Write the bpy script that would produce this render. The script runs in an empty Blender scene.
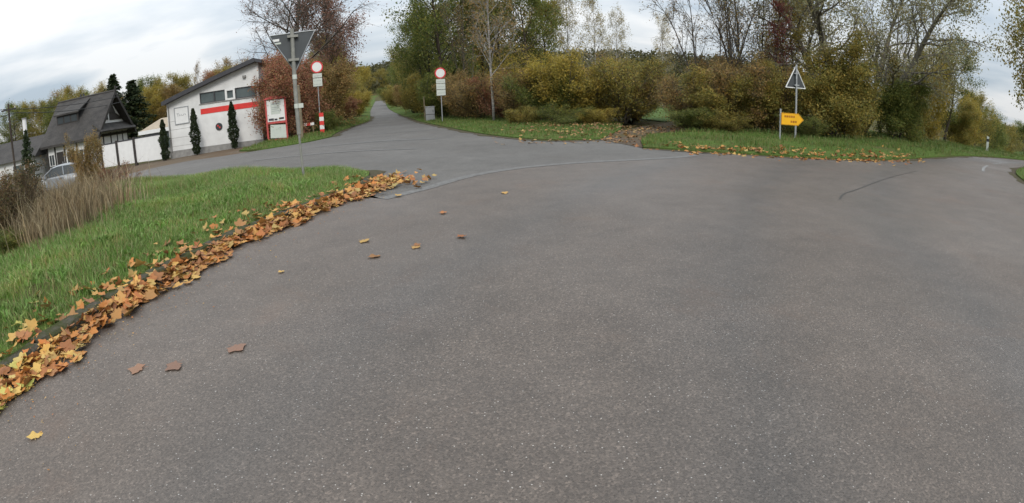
import bpy, bmesh, math, random
import numpy as np
from mathutils import Matrix, Vector, geometry
R = math.radians
sc = bpy.context.scene
col = sc.collection

# ------------------------------------------------------------------ camera (wide dash camera with a barrel lens)
cd = bpy.data.cameras.new('camera'); cam = bpy.data.objects.new('camera', cd); col.objects.link(cam); sc.camera = cam
cd.type = 'PANO'; cd.panorama_type = 'FISHEYE_LENS_POLYNOMIAL'
cd.sensor_fit = 'HORIZONTAL'; cd.sensor_width = 36; cd.sensor_height = 36 * 503 / 1024
FOC = 540 * 36 / 1024
cd.fisheye_polynomial_k0 = 0; cd.fisheye_polynomial_k1 = -1 / FOC
cd.fisheye_polynomial_k2 = 0; cd.fisheye_polynomial_k3 = 0; cd.fisheye_polynomial_k4 = 0
cd.fisheye_fov = R(170); cd.clip_start = 0.05; cd.clip_end = 6000
PITCH, ROLL = R(16.5), R(2.0)
fw = Vector((0, math.cos(PITCH), -math.sin(PITCH))); u0 = Vector((0, math.sin(PITCH), math.cos(PITCH))); r0 = Vector((1, 0, 0))
rt = r0 * math.cos(ROLL) - u0 * math.sin(ROLL); up = r0 * math.sin(ROLL) + u0 * math.cos(ROLL)
M = Matrix((rt, up, -fw)).transposed().to_4x4(); M.translation = (0, 0, 1.5); cam.matrix_world = M

# ------------------------------------------------------------------ sky: thin blue behind an almost closed layer of cloud
SUN_EL, SUN_AZ = 36, 160          # degrees; azimuth clockwise from +Y
world = bpy.data.worlds.new('World'); sc.world = world; world.use_nodes = True
nt = world.node_tree; nt.nodes.clear()
def N(t, **k):
    n = nt.nodes.new(t)
    for a, b in k.items(): setattr(n, a, b)
    return n
def L(a, b): nt.links.new(a, b)
out = N('ShaderNodeOutputWorld'); bg = N('ShaderNodeBackground'); bg.inputs[1].default_value = 0.1; L(bg.outputs[0], out.inputs[0])
sky = N('ShaderNodeTexSky', sky_type='NISHITA'); sky.sun_disc = False; sky.sun_elevation = R(SUN_EL); sky.sun_rotation = R(SUN_AZ)
sky.air_density = 1.0; sky.dust_density = 2.0
tc = N('ShaderNodeTexCoord'); sep = N('ShaderNodeSeparateXYZ'); L(tc.outputs['Generated'], sep.inputs[0])
def MA(op, a, b=None, clamp=False):
    n = N('ShaderNodeMath', operation=op); n.use_clamp = clamp
    for i, v in enumerate((a, b)):
        if v is None: continue
        if isinstance(v, (int, float)): n.inputs[i].default_value = v
        else: L(v, n.inputs[i])
    return n.outputs[0]
zc = MA('MAXIMUM', sep.outputs[2], 0.0); den = MA('ADD', zc, 0.16)
comb = N('ShaderNodeCombineXYZ'); L(MA('DIVIDE', sep.outputs[0], den), comb.inputs[0]); L(MA('DIVIDE', sep.outputs[1], den), comb.inputs[1])
mp = N('ShaderNodeMapping'); L(comb.outputs[0], mp.inputs[0]); mp.inputs['Rotation'].default_value = (0, 0, R(25)); mp.inputs['Scale'].default_value = (0.6, 0.8, 1)
n1 = N('ShaderNodeTexNoise'); n1.inputs['Scale'].default_value = 1.0; n1.inputs['Detail'].default_value = 6; n1.inputs['Roughness'].default_value = 0.5; n1.inputs['Distortion'].default_value = 0.25; L(mp.outputs[0], n1.inputs['Vector'])
ramp = N('ShaderNodeValToRGB'); L(n1.outputs[0], ramp.inputs[0])
cr = ramp.color_ramp; cr.elements[0].position = 0.38; cr.elements[0].color = (0.46, 0.54, 0.62, 1); cr.elements[1].position = 0.57; cr.elements[1].color = (0.84, 0.855, 0.865, 1)
e = cr.elements.new(0.48); e.color = (0.64, 0.695, 0.745, 1)
lum = MA('MULTIPLY', MA('ADD', MA('MULTIPLY', zc, 2.2), 1.0), 6.3)     # an overcast sky is brighter overhead than at the skyline
vm = N('ShaderNodeVectorMath', operation='SCALE'); L(ramp.outputs[0], vm.inputs[0]); L(lum, vm.inputs['Scale'])
mix = N('ShaderNodeMixRGB'); mix.inputs[0].default_value = 0.94; L(sky.outputs[0], mix.inputs[1]); L(vm.outputs[0], mix.inputs[2])
L(mix.outputs[0], bg.inputs[0])
sl = bpy.data.lights.new('sun', 'SUN'); sl.energy = 1.35; sl.angle = R(16); sl.color = (1, 0.96, 0.9)
so = bpy.data.objects.new('sun', sl); col.objects.link(so)
sd = Vector((math.sin(R(SUN_AZ)) * math.cos(R(SUN_EL)), math.cos(R(SUN_AZ)) * math.cos(R(SUN_EL)), math.sin(R(SUN_EL))))
so.rotation_euler = sd.to_track_quat('Z', 'Y').to_euler()
sc.view_settings.view_transform = 'Standard'; sc.view_settings.look = 'None'; sc.view_settings.exposure = 0.5; sc.view_settings.gamma = 1
sc.render.engine = 'CYCLES'; sc.cycles.use_denoising = True; sc.cycles.max_bounces = 6; sc.cycles.transparent_max_bounces = 4
sc.cycles.use_adaptive_sampling = True

# ------------------------------------------------------------------ terrain height
def sm(a, b, t):
    t = np.clip((t - a) / (b - a), 0, 1); return t * t * (3 - 2 * t)
def H(x, y):
    x = np.asarray(x, float); y = np.asarray(y, float)
    t = np.minimum(np.maximum(0, y - 34), 230)
    rise = 0.00012 * t * t * (1 - sm(8, 32, x))
    s = np.clip(0.77 * x + 0.64 * y - 25, 0, 60)
    drop = -0.0019 * s * s * sm(32, 46, np.degrees(np.arctan2(x, np.maximum(y, 0.01))))
    l = np.minimum(np.maximum(0, -x - 8), 40)
    return rise + drop - 0.03 * l * sm(0, 6, l) * (1 - sm(32, 60, y)) - .35 * sm(15, 25, -x) * (1 - sm(22, 29, y))
def h(x, y): return float(H(x, y))

# ------------------------------------------------------------------ materials
class NT:
    def __init__(s, name):
        s.m = bpy.data.materials.new(name); s.m.use_nodes = True; s.t = s.m.node_tree; s.p = s.t.nodes['Principled BSDF']; s.o = s.t.nodes['Material Output']
    def n(s, t, **k):
        x = s.t.nodes.new(t)
        for a, b in k.items():
            if a in x.inputs.keys() if hasattr(x.inputs, 'keys') else False: x.inputs[a].default_value = b
            elif a in x.inputs: x.inputs[a].default_value = b
            else: setattr(x, a, b)
        return x
    def l(s, a, b): s.t.links.new(a, b)
    def pos(s): return s.n('ShaderNodeNewGeometry').outputs['Position']
    def obj(s): return s.n('ShaderNodeTexCoord').outputs['Object']
    def noise(s, v, scale, detail=4, rough=.55, dist=0):
        x = s.n('ShaderNodeTexNoise'); x.inputs['Scale'].default_value = scale; x.inputs['Detail'].default_value = detail
        x.inputs['Roughness'].default_value = rough; x.inputs['Distortion'].default_value = dist; s.l(v, x.inputs['Vector']); return x.outputs[0]
    def ramp(s, v, stops):
        x = s.n('ShaderNodeValToRGB'); s.l(v, x.inputs[0]); e = x.color_ramp.elements
        while len(e) < len(stops): e.new(0.5)
        for k, (p, c) in zip(e, stops):
            k.position = p; k.color = (*c, 1) if not isinstance(c, (int, float)) else (c, c, c, 1)
        return x.outputs[0]
    def mix(s, f, a, b, mode='MIX'):
        x = s.n('ShaderNodeMixRGB', blend_type=mode)
        for i, v in enumerate((f, a, b)):
            if isinstance(v, (int, float)): x.inputs[i].default_value = v if i == 0 else (v, v, v, 1)
            elif isinstance(v, tuple): x.inputs[i].default_value = (*v, 1)
            else: s.l(v, x.inputs[i])
        return x.outputs[0]
    def bump(s, v, strength, dist):
        x = s.n('ShaderNodeBump'); x.inputs['Strength'].default_value = strength; x.inputs['Distance'].default_value = dist; s.l(v, x.inputs['Height']); s.l(x.outputs[0], s.p.inputs['Normal']); return x
    def set(s, color=None, rough=None, metal=None, spec=None):
        for nme, v in (('Base Color', color), ('Roughness', rough), ('Metallic', metal), ('Specular IOR Level', spec)):
            if v is None: continue
            if isinstance(v, tuple): s.p.inputs[nme].default_value = (*v, 1)
            elif isinstance(v, (int, float)): s.p.inputs[nme].default_value = v
            else: s.l(v, s.p.inputs[nme])
        return s

def plain(name, c, rough=.6, metal=0, var=.18, scale=6, bump=0, spec=.4):
    a = NT(name); v = a.noise(a.obj(), scale, 5)
    dark = tuple(x * (1 - var) for x in c); lite = tuple(min(1, x * (1 + var)) for x in c)
    a.set(a.ramp(v, [(.3, dark), (.7, lite)]), rough, metal, spec)
    if bump: a.bump(a.noise(a.obj(), scale * 6, 4), bump, .02)
    return a.m

def asphalt(name, c0, c1, speck, stain, rlo, rhi, tracks=False):
    a = NT(name); p = a.pos()
    big = a.noise(p, .35, 4, .6); mid = a.noise(p, 2.3, 5, .65)
    base = a.mix(a.ramp(big, [(.3, 0.0), (.7, 1.0)]), c0, c1)
    base = a.mix(.55, base, a.ramp(mid, [(.25, .6), (.75, 1.25)]), 'MULTIPLY')
    vor = a.n('ShaderNodeTexVoronoi'); vor.inputs['Scale'].default_value = 95; a.l(p, vor.inputs['Vector'])
    chip = a.ramp(vor.outputs['Color'], [(.0, .5), (.5, .9), (.8, 1.3), (.97, 2.2)])
    base = a.mix(.75, base, chip, 'MULTIPLY')
    vor2 = a.n('ShaderNodeTexVoronoi'); vor2.inputs['Scale'].default_value = 62; a.l(p, vor2.inputs['Vector'])
    sepc = a.n('ShaderNodeSeparateColor'); a.l(vor2.outputs['Color'], sepc.inputs[0])
    near = a.n('ShaderNodeMath', operation='LESS_THAN'); a.l(vor2.outputs['Distance'], near.inputs[0]); near.inputs[1].default_value = .22
    pick = a.n('ShaderNodeMath', operation='GREATER_THAN'); a.l(sepc.outputs[0], pick.inputs[0]); pick.inputs[1].default_value = .93
    both = a.n('ShaderNodeMath', operation='MULTIPLY'); a.l(near.outputs[0], both.inputs[0]); a.l(pick.outputs[0], both.inputs[1])
    base = a.mix(both.outputs[0], base, speck)
    st = a.noise(p, .9, 6, .7, .6)
    base = a.mix(a.ramp(st, [(.56, 0.0), (.76, .5)]), base, stain)
    damp = a.noise(p, .22, 5, .6)
    rough = a.ramp(damp, [(.32, rlo), (.68, rhi)])
    if tracks:      # wheel paths polished along the bend of the main road
        sx = a.n('ShaderNodeVectorMath', operation='DISTANCE'); fl = a.n('ShaderNodeVectorMath', operation='MULTIPLY'); a.l(p, fl.inputs[0]); fl.inputs[1].default_value = (1, 1, 0)
        a.l(fl.outputs[0], sx.inputs[0]); sx.inputs[1].default_value = (22, -4, 0)
        mr = a.n('ShaderNodeMapRange'); a.l(sx.outputs['Value'], mr.inputs[0]); mr.inputs[1].default_value = 16; mr.inputs[2].default_value = 27
        wob = a.n('ShaderNodeMath', operation='ADD'); a.l(mr.outputs[0], wob.inputs[0])
        wn = a.n('ShaderNodeMath', operation='MULTIPLY'); a.l(a.noise(p, .5, 4), wn.inputs[0]); wn.inputs[1].default_value = .09; a.l(wn.outputs[0], wob.inputs[1])
        tk = a.ramp(wob.outputs[0], [(.30, 0.0), (.37, 1.0), (.43, .2), (.50, .1), (.56, 1.0), (.63, 0.1), (.72, .1), (.78, .8), (.85, 0.0)])
        base = a.mix(tk, a.mix(1.0, base, (1.05, 1.0, .96), 'MULTIPLY'), a.mix(1.0, base, (.84, .85, .87), 'MULTIPLY'))
        rough = a.mix(tk, rough, a.mix(1.0, rough, .86, 'MULTIPLY'))
    a.set(base, rough, 0, .5)
    hgt = a.mix(.5, a.ramp(vor.outputs['Distance'], [(0, 1.0), (.5, 0.0)]), a.noise(p, 60, 3))
    a.bump(hgt, .55, .006)
    return a.m

def leafmat(name, cols, trans=.42, rough=.55, per='island', spec=.25):
    a = NT(name)
    if per == 'island': rnd = a.n('ShaderNodeNewGeometry').outputs['Random Per Island']
    else: rnd = a.n('ShaderNodeObjectInfo').outputs['Random']
    k = len(cols); c = a.ramp(rnd, [((i + .5) / k, x) for i, x in enumerate(cols)])
    hn = a.noise(a.pos(), 1.7, 4, .6); c = a.mix(a.ramp(hn, [(.5, 0.0), (.72, .6)]), c, a.mix(1.0, c, (1.35, 1.0, .8), 'MULTIPLY'))
    tn = a.noise(a.pos(), .8, 3); c = a.mix(.6, c, a.ramp(tn, [(.3, .65), (.7, 1.3)]), 'MULTIPLY')
    a.set(c, rough, 0, spec)
    tr = a.n('ShaderNodeBsdfTranslucent'); a.l(c, tr.inputs[0])
    mx = a.n('ShaderNodeMixShader'); mx.inputs[0].default_value = trans
    a.l(a.p.outputs[0], mx.inputs[1]); a.l(tr.outputs[0], mx.inputs[2]); a.l(mx.outputs[0], a.o.inputs[0])
    return a.m

def barkmat(name, a0, a1, scale=9, stretch=.25):
    a = NT(name); m = a.n('ShaderNodeMapping'); m.inputs['Scale'].default_value = (1, 1, stretch); a.l(a.obj(), m.inputs[0])
    v = a.noise(m.outputs[0], scale, 6, .65); a.set(a.ramp(v, [(.32, a0), (.68, a1)]), .85, 0, .2); a.bump(v, .6, .03); return a.m

MAT = {}
MAT['road'] = asphalt('asphalt_main', (.078, .064, .053), (.099, .083, .071), (.34, .33, .31), (.102, .066, .046), .42, .68, True)
MAT['oldroad'] = asphalt('asphalt_old', (.078, .072, .065), (.106, .098, .089), (.28, .27, .25), (.075, .062, .050), .66, .88)
a = NT('mossy_kerb'); v = a.noise(a.pos(), 7, 6, .7); w_ = a.noise(a.pos(), 40, 4)
a.set(a.mix(a.ramp(v, [(.38, 0.0), (.58, 1.0)]), a.ramp(w_, [(.3, (.045, .04, .032)), (.7, (.095, .085, .07))]), (.042, .048, .018)), 1.0, 0, .1); a.bump(w_, .7, .02); MAT['kerb'] = a.m
def turf(name, g0, g1, br, amt):
    a = NT(name); p = a.pos(); v = a.noise(p, 14, 5, .7); big = a.noise(p, .45, 5, .65)
    g = a.ramp(v, [(.3, g0), (.7, g1)]); a.set(a.mix(a.ramp(big, [(.5 - amt, 0.0), (.72 - amt * .4, 1.0)]), g, br), .95, 0, .1); a.bump(v, .8, .05); return a.m
MAT['turf'] = turf('turf', (.045, .075, .016), (.09, .135, .03), (.085, .075, .032), 0.0)
MAT['rough'] = turf('rough_ground', (.040, .048, .016), (.075, .085, .025), (.085, .062, .032), .12)
MAT['yard'] = turf('yard_earth', (.10, .080, .058), (.15, .12, .09), (.11, .072, .045), .12)
MAT['dirt'] = turf('dirt_track', (.07, .054, .040), (.12, .092, .068), (.075, .065, .028), .1)
MAT['field'] = turf('field', (.05, .085, .02), (.085, .13, .035), (.08, .08, .03), -.05)
def grassmat(name, cols):
    return leafmat(name, cols, .35, .5)
MAT['grass'] = grassmat('grass_blades', [(.09, .17, .032), (.15, .26, .058), (.21, .33, .095), (.13, .19, .055), (.29, .34, .15), (.26, .21, .10)])
MAT['grass2'] = grassmat('verge_blades', [(.055, .105, .02), (.09, .15, .03), (.125, .175, .045), (.16, .145, .058)])
MAT['weed'] = leafmat('weed_leaves', [(.10, .20, .035), (.15, .26, .06), (.20, .29, .09), (.09, .15, .03)], .3, .5)
MAT['straw'] = leafmat('dry_stalks', [(.26, .205, .115), (.17, .13, .08), (.36, .30, .19), (.12, .09, .055)], .2, .8)
MAT['fall0'] = leafmat('fallen_leaf_orange', [(.44, .18, .045), (.36, .135, .035), (.46, .24, .06)], .15, .55, 'object')
MAT['fall1'] = leafmat('fallen_leaf_yellow', [(.52, .35, .10), (.46, .28, .08), (.42, .32, .11)], .15, .55, 'object')
MAT['fall2'] = leafmat('fallen_leaf_brown', [(.29, .13, .05), (.22, .09, .04), (.36, .19, .08)], .1, .6, 'object')
MAT['fall3'] = leafmat('fallen_leaf_green', [(.38, .36, .08), (.30, .31, .08), (.46, .38, .10)], .15, .55, 'object')
MAT['fall4'] = leafmat('fallen_leaf_pressed', [(.20, .115, .08), (.15, .095, .07), (.24, .135, .085)], .05, .6, 'object')
MAT['littermix'] = leafmat('leaf_litter_brown', [(.22, .12, .06), (.16, .09, .05), (.30, .16, .06), (.20, .14, .07), (.34, .22, .08)], .1, .7)
MAT['fallmix'] = leafmat('fallen_leaf_mixed', [(.42, .17, .045), (.24, .11, .05), (.48, .31, .09), (.34, .13, .04), (.18, .085, .04), (.46, .25, .07), (.34, .26, .09), (.26, .12, .05)], .12, .6)
LV = dict(
    green=[(0.072, 0.108, 0.026), (0.108, 0.144, 0.036), (0.156, 0.186, 0.043), (0.228, 0.216, 0.048), (0.096, 0.114, 0.031)],
    olive=[(0.152, 0.165, 0.044), (0.220, 0.201, 0.051), (0.293, 0.238, 0.055), (0.183, 0.159, 0.044), (0.354, 0.262, 0.059)],
    gold=[(0.345, 0.270, 0.046), (0.253, 0.218, 0.046), (0.402, 0.299, 0.057), (0.196, 0.178, 0.044), (0.287, 0.218, 0.040)],
    brown=[(0.276, 0.178, 0.069), (0.207, 0.138, 0.063), (0.345, 0.224, 0.078), (0.265, 0.207, 0.069), (0.184, 0.155, 0.063)],
    hill=[(0.075, 0.075, 0.030), (0.060, 0.065, 0.028), (0.090, 0.080, 0.030), (0.050, 0.055, 0.025)],
    umber=[(0.140, 0.095, 0.050), (0.100, 0.075, 0.042), (0.180, 0.120, 0.060), (0.100, 0.100, 0.040)],
    rust=[(0.341, 0.127, 0.083), (0.275, 0.105, 0.077), (0.242, 0.143, 0.083), (0.363, 0.187, 0.088), (0.220, 0.138, 0.077), (0.242, 0.198, 0.083), (0.308, 0.132, 0.083)],
    mauve=[(0.231, 0.131, 0.105), (0.273, 0.147, 0.110), (0.189, 0.121, 0.095), (0.304, 0.168, 0.105)],
    pale=[(0.352, 0.297, 0.132), (0.275, 0.242, 0.110), (0.396, 0.319, 0.143), (0.231, 0.204, 0.099)],
    willow=[(0.252, 0.252, 0.150), (0.204, 0.204, 0.114), (0.312, 0.300, 0.180), (0.216, 0.204, 0.102), (0.276, 0.228, 0.090)],
    dark=[(0.022, 0.038, 0.018), (0.034, 0.052, 0.020), (0.045, 0.060, 0.026)],
    crimson=[(0.200, 0.045, 0.045), (0.150, 0.045, 0.045), (0.240, 0.075, 0.055)],
)
for k, v in LV.items(): MAT['lf_' + k] = leafmat('foliage_' + k, v)
MAT['bark'] = barkmat('bark_grey', (.045, .038, .03), (.10, .088, .072))
MAT['barkd'] = barkmat('bark_dark', (.03, .023, .018), (.065, .052, .042))
MAT['birch'] = barkmat('bark_birch', (.10, .09, .08), (.42, .40, .37), 6, 2.5)
MAT['barkw'] = barkmat('bark_willow', (.085, .075, .06), (.17, .155, .13))
MAT['galv'] = plain('galvanised_steel', (.34, .35, .36), .45, .6, .15, 8)
MAT['pole'] = plain('weathered_pole', (.21, .21, .19), .6, .25, .2, 9)
MAT['signback'] = plain('sign_back_grey', (.05, .056, .06), .5, .2, .12, 5)
MAT['white'] = plain('white_paint', (.60, .60, .59), .55, 0, .05, 4)
MAT['offwhite'] = plain('white_render', (.58, .58, .57), .85, 0, .10, 1.6)
MAT['red'] = plain('red_paint', (.55, .035, .03), .45, 0, .12, 4)
MAT['boardred'] = plain('faded_red_wood', (.36, .055, .05), .6, 0, .25, 5)
MAT['signred'] = plain('sign_red', (.50, .03, .035), .4, 0, .1, 5)
MAT['yellow'] = plain('sign_yellow', (.78, .40, .012), .4, 0, .08, 4)
MAT['ink'] = plain('print_black', (.03, .03, .035), .6, 0, .1, 5)
MAT['fadedink'] = plain('print_faded', (.24, .25, .26), .7, 0, .1, 5)
MAT['brownink'] = plain('print_brown', (.36, .13, .01), .5, 0, .1, 5)
MAT['plate'] = plain('sign_plate_white', (.44, .47, .43), .5, 0, .06, 5)
MAT['timber'] = plain('dark_timber', (.028, .024, .022), .7, 0, .25, 8)
MAT['brownpost'] = plain('brown_post', (.16, .13, .085), .8, 0, .25, 8)
MAT['slate'] = None
a = NT('slate_roof'); m_ = a.n('ShaderNodeMapping'); a.l(a.obj(), m_.inputs[0])
bk = a.n('ShaderNodeTexBrick'); a.l(m_.outputs[0], bk.inputs[0]); bk.inputs['Scale'].default_value = 1.0
nz = a.noise(a.obj(), 1.3, 5, .65); nf = a.noise(a.obj(), 11, 4)
a.set(a.mix(.5, a.ramp(nz, [(.3, (.026, .024, .023)), (.7, (.055, .050, .046))]), a.ramp(nf, [(.3, .55), (.7, 1.4)]), 'MULTIPLY'), .75, 0, .3); a.bump(nf, .8, .06); MAT['slate'] = a.m
MAT['tileroof'] = plain('beige_roof', (.30, .245, .18), .85, 0, .15, 3)
MAT['darkmetal'] = plain('dark_edge_metal', (.045, .045, .05), .5, .2, .15, 5)
MAT['plinth'] = plain('grey_plinth', (.22, .215, .205), .9, 0, .2, 4)
a = NT('window_glass'); a.set(a.ramp(a.noise(a.obj(), .9, 3), [(.3, (.045, .06, .06)), (.7, (.09, .11, .11))]), .08, 0, .6); MAT['glass'] = a.m
a = NT('car_paint'); a.set((.20, .215, .23), .45, .2, .5); a.p.inputs['Coat Weight'].default_value = .25; MAT['carpaint'] = a.m
a = NT('car_glass'); a.set((.045, .052, .056), .4, 0, .1); MAT['carglass'] = a.m
MAT['rubber'] = plain('tyre_rubber', (.02, .02, .02), .85)
MAT['lamp'] = plain('lamp_clear', (.6, .62, .62), .15)
MAT['lampred'] = plain('lamp_red', (.35, .02, .02), .2)
MAT['cabinet'] = plain('grey_cabinet', (.22, .225, .23), .6, 0, .08, 4)
MAT['wire'] = plain('wire_black', (.03, .03, .03), .6)
MAT['silt'] = turf('roadside_silt', (.055, .045, .034), (.10, .08, .06), (.06, .06, .025), .1)
MAT['tar'] = plain('tar_seam', (.035, .033, .032), .45, 0, .2, 8)
a = NT('worn_paint'); v = a.noise(a.pos(), 9, 6, .75); a.set(a.ramp(v, [(.42, (.088, .084, .079)), (.62, (.135, .13, .123))]), .7); MAT['worn'] = a.m
a = NT('road_paint'); v = a.noise(a.pos(), 12, 6, .75); a.set(a.ramp(v, [(.42, (.085, .083, .08)), (.66, (.33, .33, .32))]), .6); MAT['paint'] = a.m

# ------------------------------------------------------------------ mesh helpers
def link(name, me, mat=None, parent=None, smooth=False):
    o = bpy.data.objects.new(name, me); col.objects.link(o)
    if mat is not None and len(me.materials) == 0: me.materials.append(MAT[mat] if isinstance(mat, str) else mat)
    if parent is not None: o.parent = parent
    if smooth: me.shade_smooth()
    return o
def tag(o, label=None, cat=None, group=None, kind=None):
    for k, v in (('label', label), ('category', cat), ('group', group), ('kind', kind)):
        if v: o[k] = v
    return o
def empty(name, loc, rz=0, label=None, cat=None, group=None):
    o = bpy.data.objects.new(name, None); col.objects.link(o); o.location = loc; o.rotation_euler = (0, 0, rz); o.empty_display_size = .2
    return tag(o, label, cat, group)
class MB:
    def __init__(s): s.v = []; s.f = []
    def add(s, vs, fs):
        k = len(s.v); s.v += [tuple(x) for x in vs]; s.f += [tuple(i + k for i in f) for f in fs]; return s
    def box(s, x0, x1, y0, y1, z0, z1, mat=None):
        vs = [Vector((x, y, z)) for z in (z0, z1) for y in (y0, y1) for x in (x0, x1)]
        if mat is not None: vs = [mat @ v for v in vs]
        return s.add(vs, [(0, 2, 3, 1), (4, 5, 7, 6), (0, 1, 5, 4), (2, 6, 7, 3), (0, 4, 6, 2), (1, 3, 7, 5)])
    def prism(s, poly, d0, d1, axis='y'):
        """polygon in (a, z) swept along the axis from d0 to d1"""
        n = len(poly)
        def pt(a_, z_, d): return (a_, d, z_) if axis == 'y' else ((d, a_, z_) if axis == 'x' else (a_, z_, d))
        vs = [pt(a_, z_, d0) for a_, z_ in poly] + [pt(a_, z_, d1) for a_, z_ in poly]
        fs = [tuple(range(n)), tuple(range(2 * n - 1, n - 1, -1))] + [(i, i + n, (i + 1) % n + n, (i + 1) % n) for i in range(n)]
        return s.add(vs, fs)
    def tube(s, pts, rad, k=8, cap=True):
        pts = [Vector(p) for p in pts]; rad = rad if isinstance(rad, (list, tuple)) else [rad] * len(pts); b = len(s.v)
        for i, p in enumerate(pts):
            d = (pts[min(i + 1, len(pts) - 1)] - pts[max(i - 1, 0)]); d = d.normalized() if d.length > 1e-9 else Vector((0, 0, 1))
            a_ = d.cross(Vector((0, 0, 1)) if abs(d.z) < .9 else Vector((1, 0, 0))).normalized(); c_ = d.cross(a_)
            for j in range(k):
                t = 2 * math.pi * j / k; s.v.append(tuple(p + (a_ * math.cos(t) + c_ * math.sin(t)) * rad[i]))
        for i in range(len(pts) - 1):
            for j in range(k):
                s.f.append((b + i * k + j, b + i * k + (j + 1) % k, b + (i + 1) * k + (j + 1) % k, b + (i + 1) * k + j))
        if cap: s.f.append(tuple(b + j for j in range(k))[::-1]); s.f.append(tuple(b + (len(pts) - 1) * k + j for j in range(k)))
        return s
    def mesh(s, name):
        me = bpy.data.meshes.new(name); me.from_pydata(s.v, [], s.f); me.update()
        bm = bmesh.new(); bm.from_mesh(me); bmesh.ops.recalc_face_normals(bm, faces=bm.faces); bm.to_mesh(me); bm.free(); return me
    def build(s, name, mat, parent=None, smooth=False): return link(name, s.mesh(name), mat, parent, smooth)
def bevel(o, w, seg=2):
    m = o.modifiers.new('bevel', 'BEVEL'); m.width = w; m.segments = seg; m.limit_method = 'ANGLE'; return o
def trimesh(name, v, t):
    me = bpy.data.meshes.new(name); v = np.ascontiguousarray(v, np.float32); t = np.ascontiguousarray(t, np.int32)
    me.vertices.add(len(v)); me.vertices.foreach_set('co', v.ravel()); k = t.shape[1]
    me.loops.add(t.size); me.loops.foreach_set('vertex_index', t.ravel())
    me.polygons.add(len(t)); me.polygons.foreach_set('loop_start', np.arange(0, t.size, k, dtype=np.int32)); me.polygons.foreach_set('loop_total', np.full(len(t), k, np.int32))
    me.update(calc_edges=True); me.validate(); return me
def inside(poly, x, y):
    x = np.asarray(x); y = np.asarray(y); r = np.zeros(x.shape, bool); n = len(poly)
    for i in range(n):
        (x0, y0), (x1, y1) = poly[i], poly[(i + 1) % n]
        c = ((y0 > y) != (y1 > y)) & (x < (x1 - x0) * (y - y0) / ((y1 - y0) if y1 != y0 else 1e-9) + x0); r ^= c
    return r
def edge_dist(poly, x, y):
    d = np.full(np.shape(x), 1e9); n = len(poly)
    for i in range(n):
        a_ = np.array(poly[i]); b_ = np.array(poly[(i + 1) % n]); ab = b_ - a_
        t = np.clip(((x - a_[0]) * ab[0] + (y - a_[1]) * ab[1]) / max(ab @ ab, 1e-9), 0, 1)
        d = np.minimum(d, np.hypot(x - a_[0] - t * ab[0], y - a_[1] - t * ab[1]))
    return d
def smooth_line(pts, step=.5):
    """Catmull-Rom through the points, evenly stepped"""
    P = [np.array(p, float) for p in pts]; P = [2 * P[0] - P[1]] + P + [2 * P[-1] - P[-2]]; o = []
    for i in range(1, len(P) - 2):
        n = max(1, int(np.linalg.norm(P[i + 1] - P[i]) / step))
        for k in range(n):
            t = k / n; o.append(tuple(.5 * (2 * P[i] + (P[i + 1] - P[i - 1]) * t + (2 * P[i - 1] - 5 * P[i] + 4 * P[i + 1] - P[i + 2]) * t * t + (3 * P[i] - P[i - 1] - 3 * P[i + 1] + P[i + 2]) * t ** 3)))
    o.append(tuple(P[-2])); return o
def sheet(name, poly, zf, step, mat, kind='structure', skirt=0.0):
    xs = [p[0] for p in poly]; ys = [p[1] for p in poly]
    gx, gy = np.meshgrid(np.arange(min(xs), max(xs), step), np.arange(min(ys), max(ys), step)); gx = gx.ravel() + .013; gy = gy.ravel() + .017
    k = inside(poly, gx, gy) & (edge_dist(poly, gx, gy) > step * .3)
    co = [Vector(p) for p in poly] + [Vector(p) for p in zip(gx[k], gy[k])]; n = len(poly)
    vs, es, fs = geometry.delaunay_2d_cdt(co, [(i, (i + 1) % n) for i in range(n)], [], 1, 1e-5)[:3]
    xy = np.array([tuple(v) for v in vs]); z = zf(xy[:, 0], xy[:, 1]); v3 = [(x, y, zz) for (x, y), zz in zip(xy, z)]; fs = [tuple(f) for f in fs]
    if skirt:
        b = len(v3); pz = zf(np.array(xs), np.array(ys)); v3 += [(x, y, zz) for x, y, zz in zip(xs, ys, pz)] + [(x, y, zz - skirt) for x, y, zz in zip(xs, ys, pz)]
        fs += [(b + i, b + (i + 1) % n, b + n + (i + 1) % n, b + n + i) for i in range(n)]
    me = bpy.data.meshes.new(name); me.from_pydata(v3, [], fs); me.update()
    bm = bmesh.new(); bm.from_mesh(me); bmesh.ops.recalc_face_normals(bm, faces=bm.faces)
    if sum(f.normal.z for f in bm.faces) < 0: bmesh.ops.reverse_faces(bm, faces=bm.faces)
    bm.to_mesh(me); bm.free()
    return tag(link(name, me, mat, smooth=True), kind=kind)
def ribbon(name, pts, w, mat, dz, parent=None, w2=None):
    v = []; P = [np.array(p) for p in pts]
    for i, p in enumerate(P):
        d = P[min(i + 1, len(P) - 1)] - P[max(i - 1, 0)]; d = d / (np.linalg.norm(d) + 1e-9); nrm = np.array((-d[1], d[0])); ww = w + ((w2 - w) * i / (len(P) - 1) if w2 is not None else 0)
        for s in (-.5, .5): q = p + nrm * ww * s; v.append((q[0], q[1], h(*q) + dz))
    me = bpy.data.meshes.new(name); me.from_pydata(v, [], [(2 * i, 2 * i + 2, 2 * i + 3, 2 * i + 1) for i in range(len(P) - 1)]); me.update()
    return link(name, me, mat, parent)
rng = np.random.default_rng(7); random.seed(7)

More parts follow.
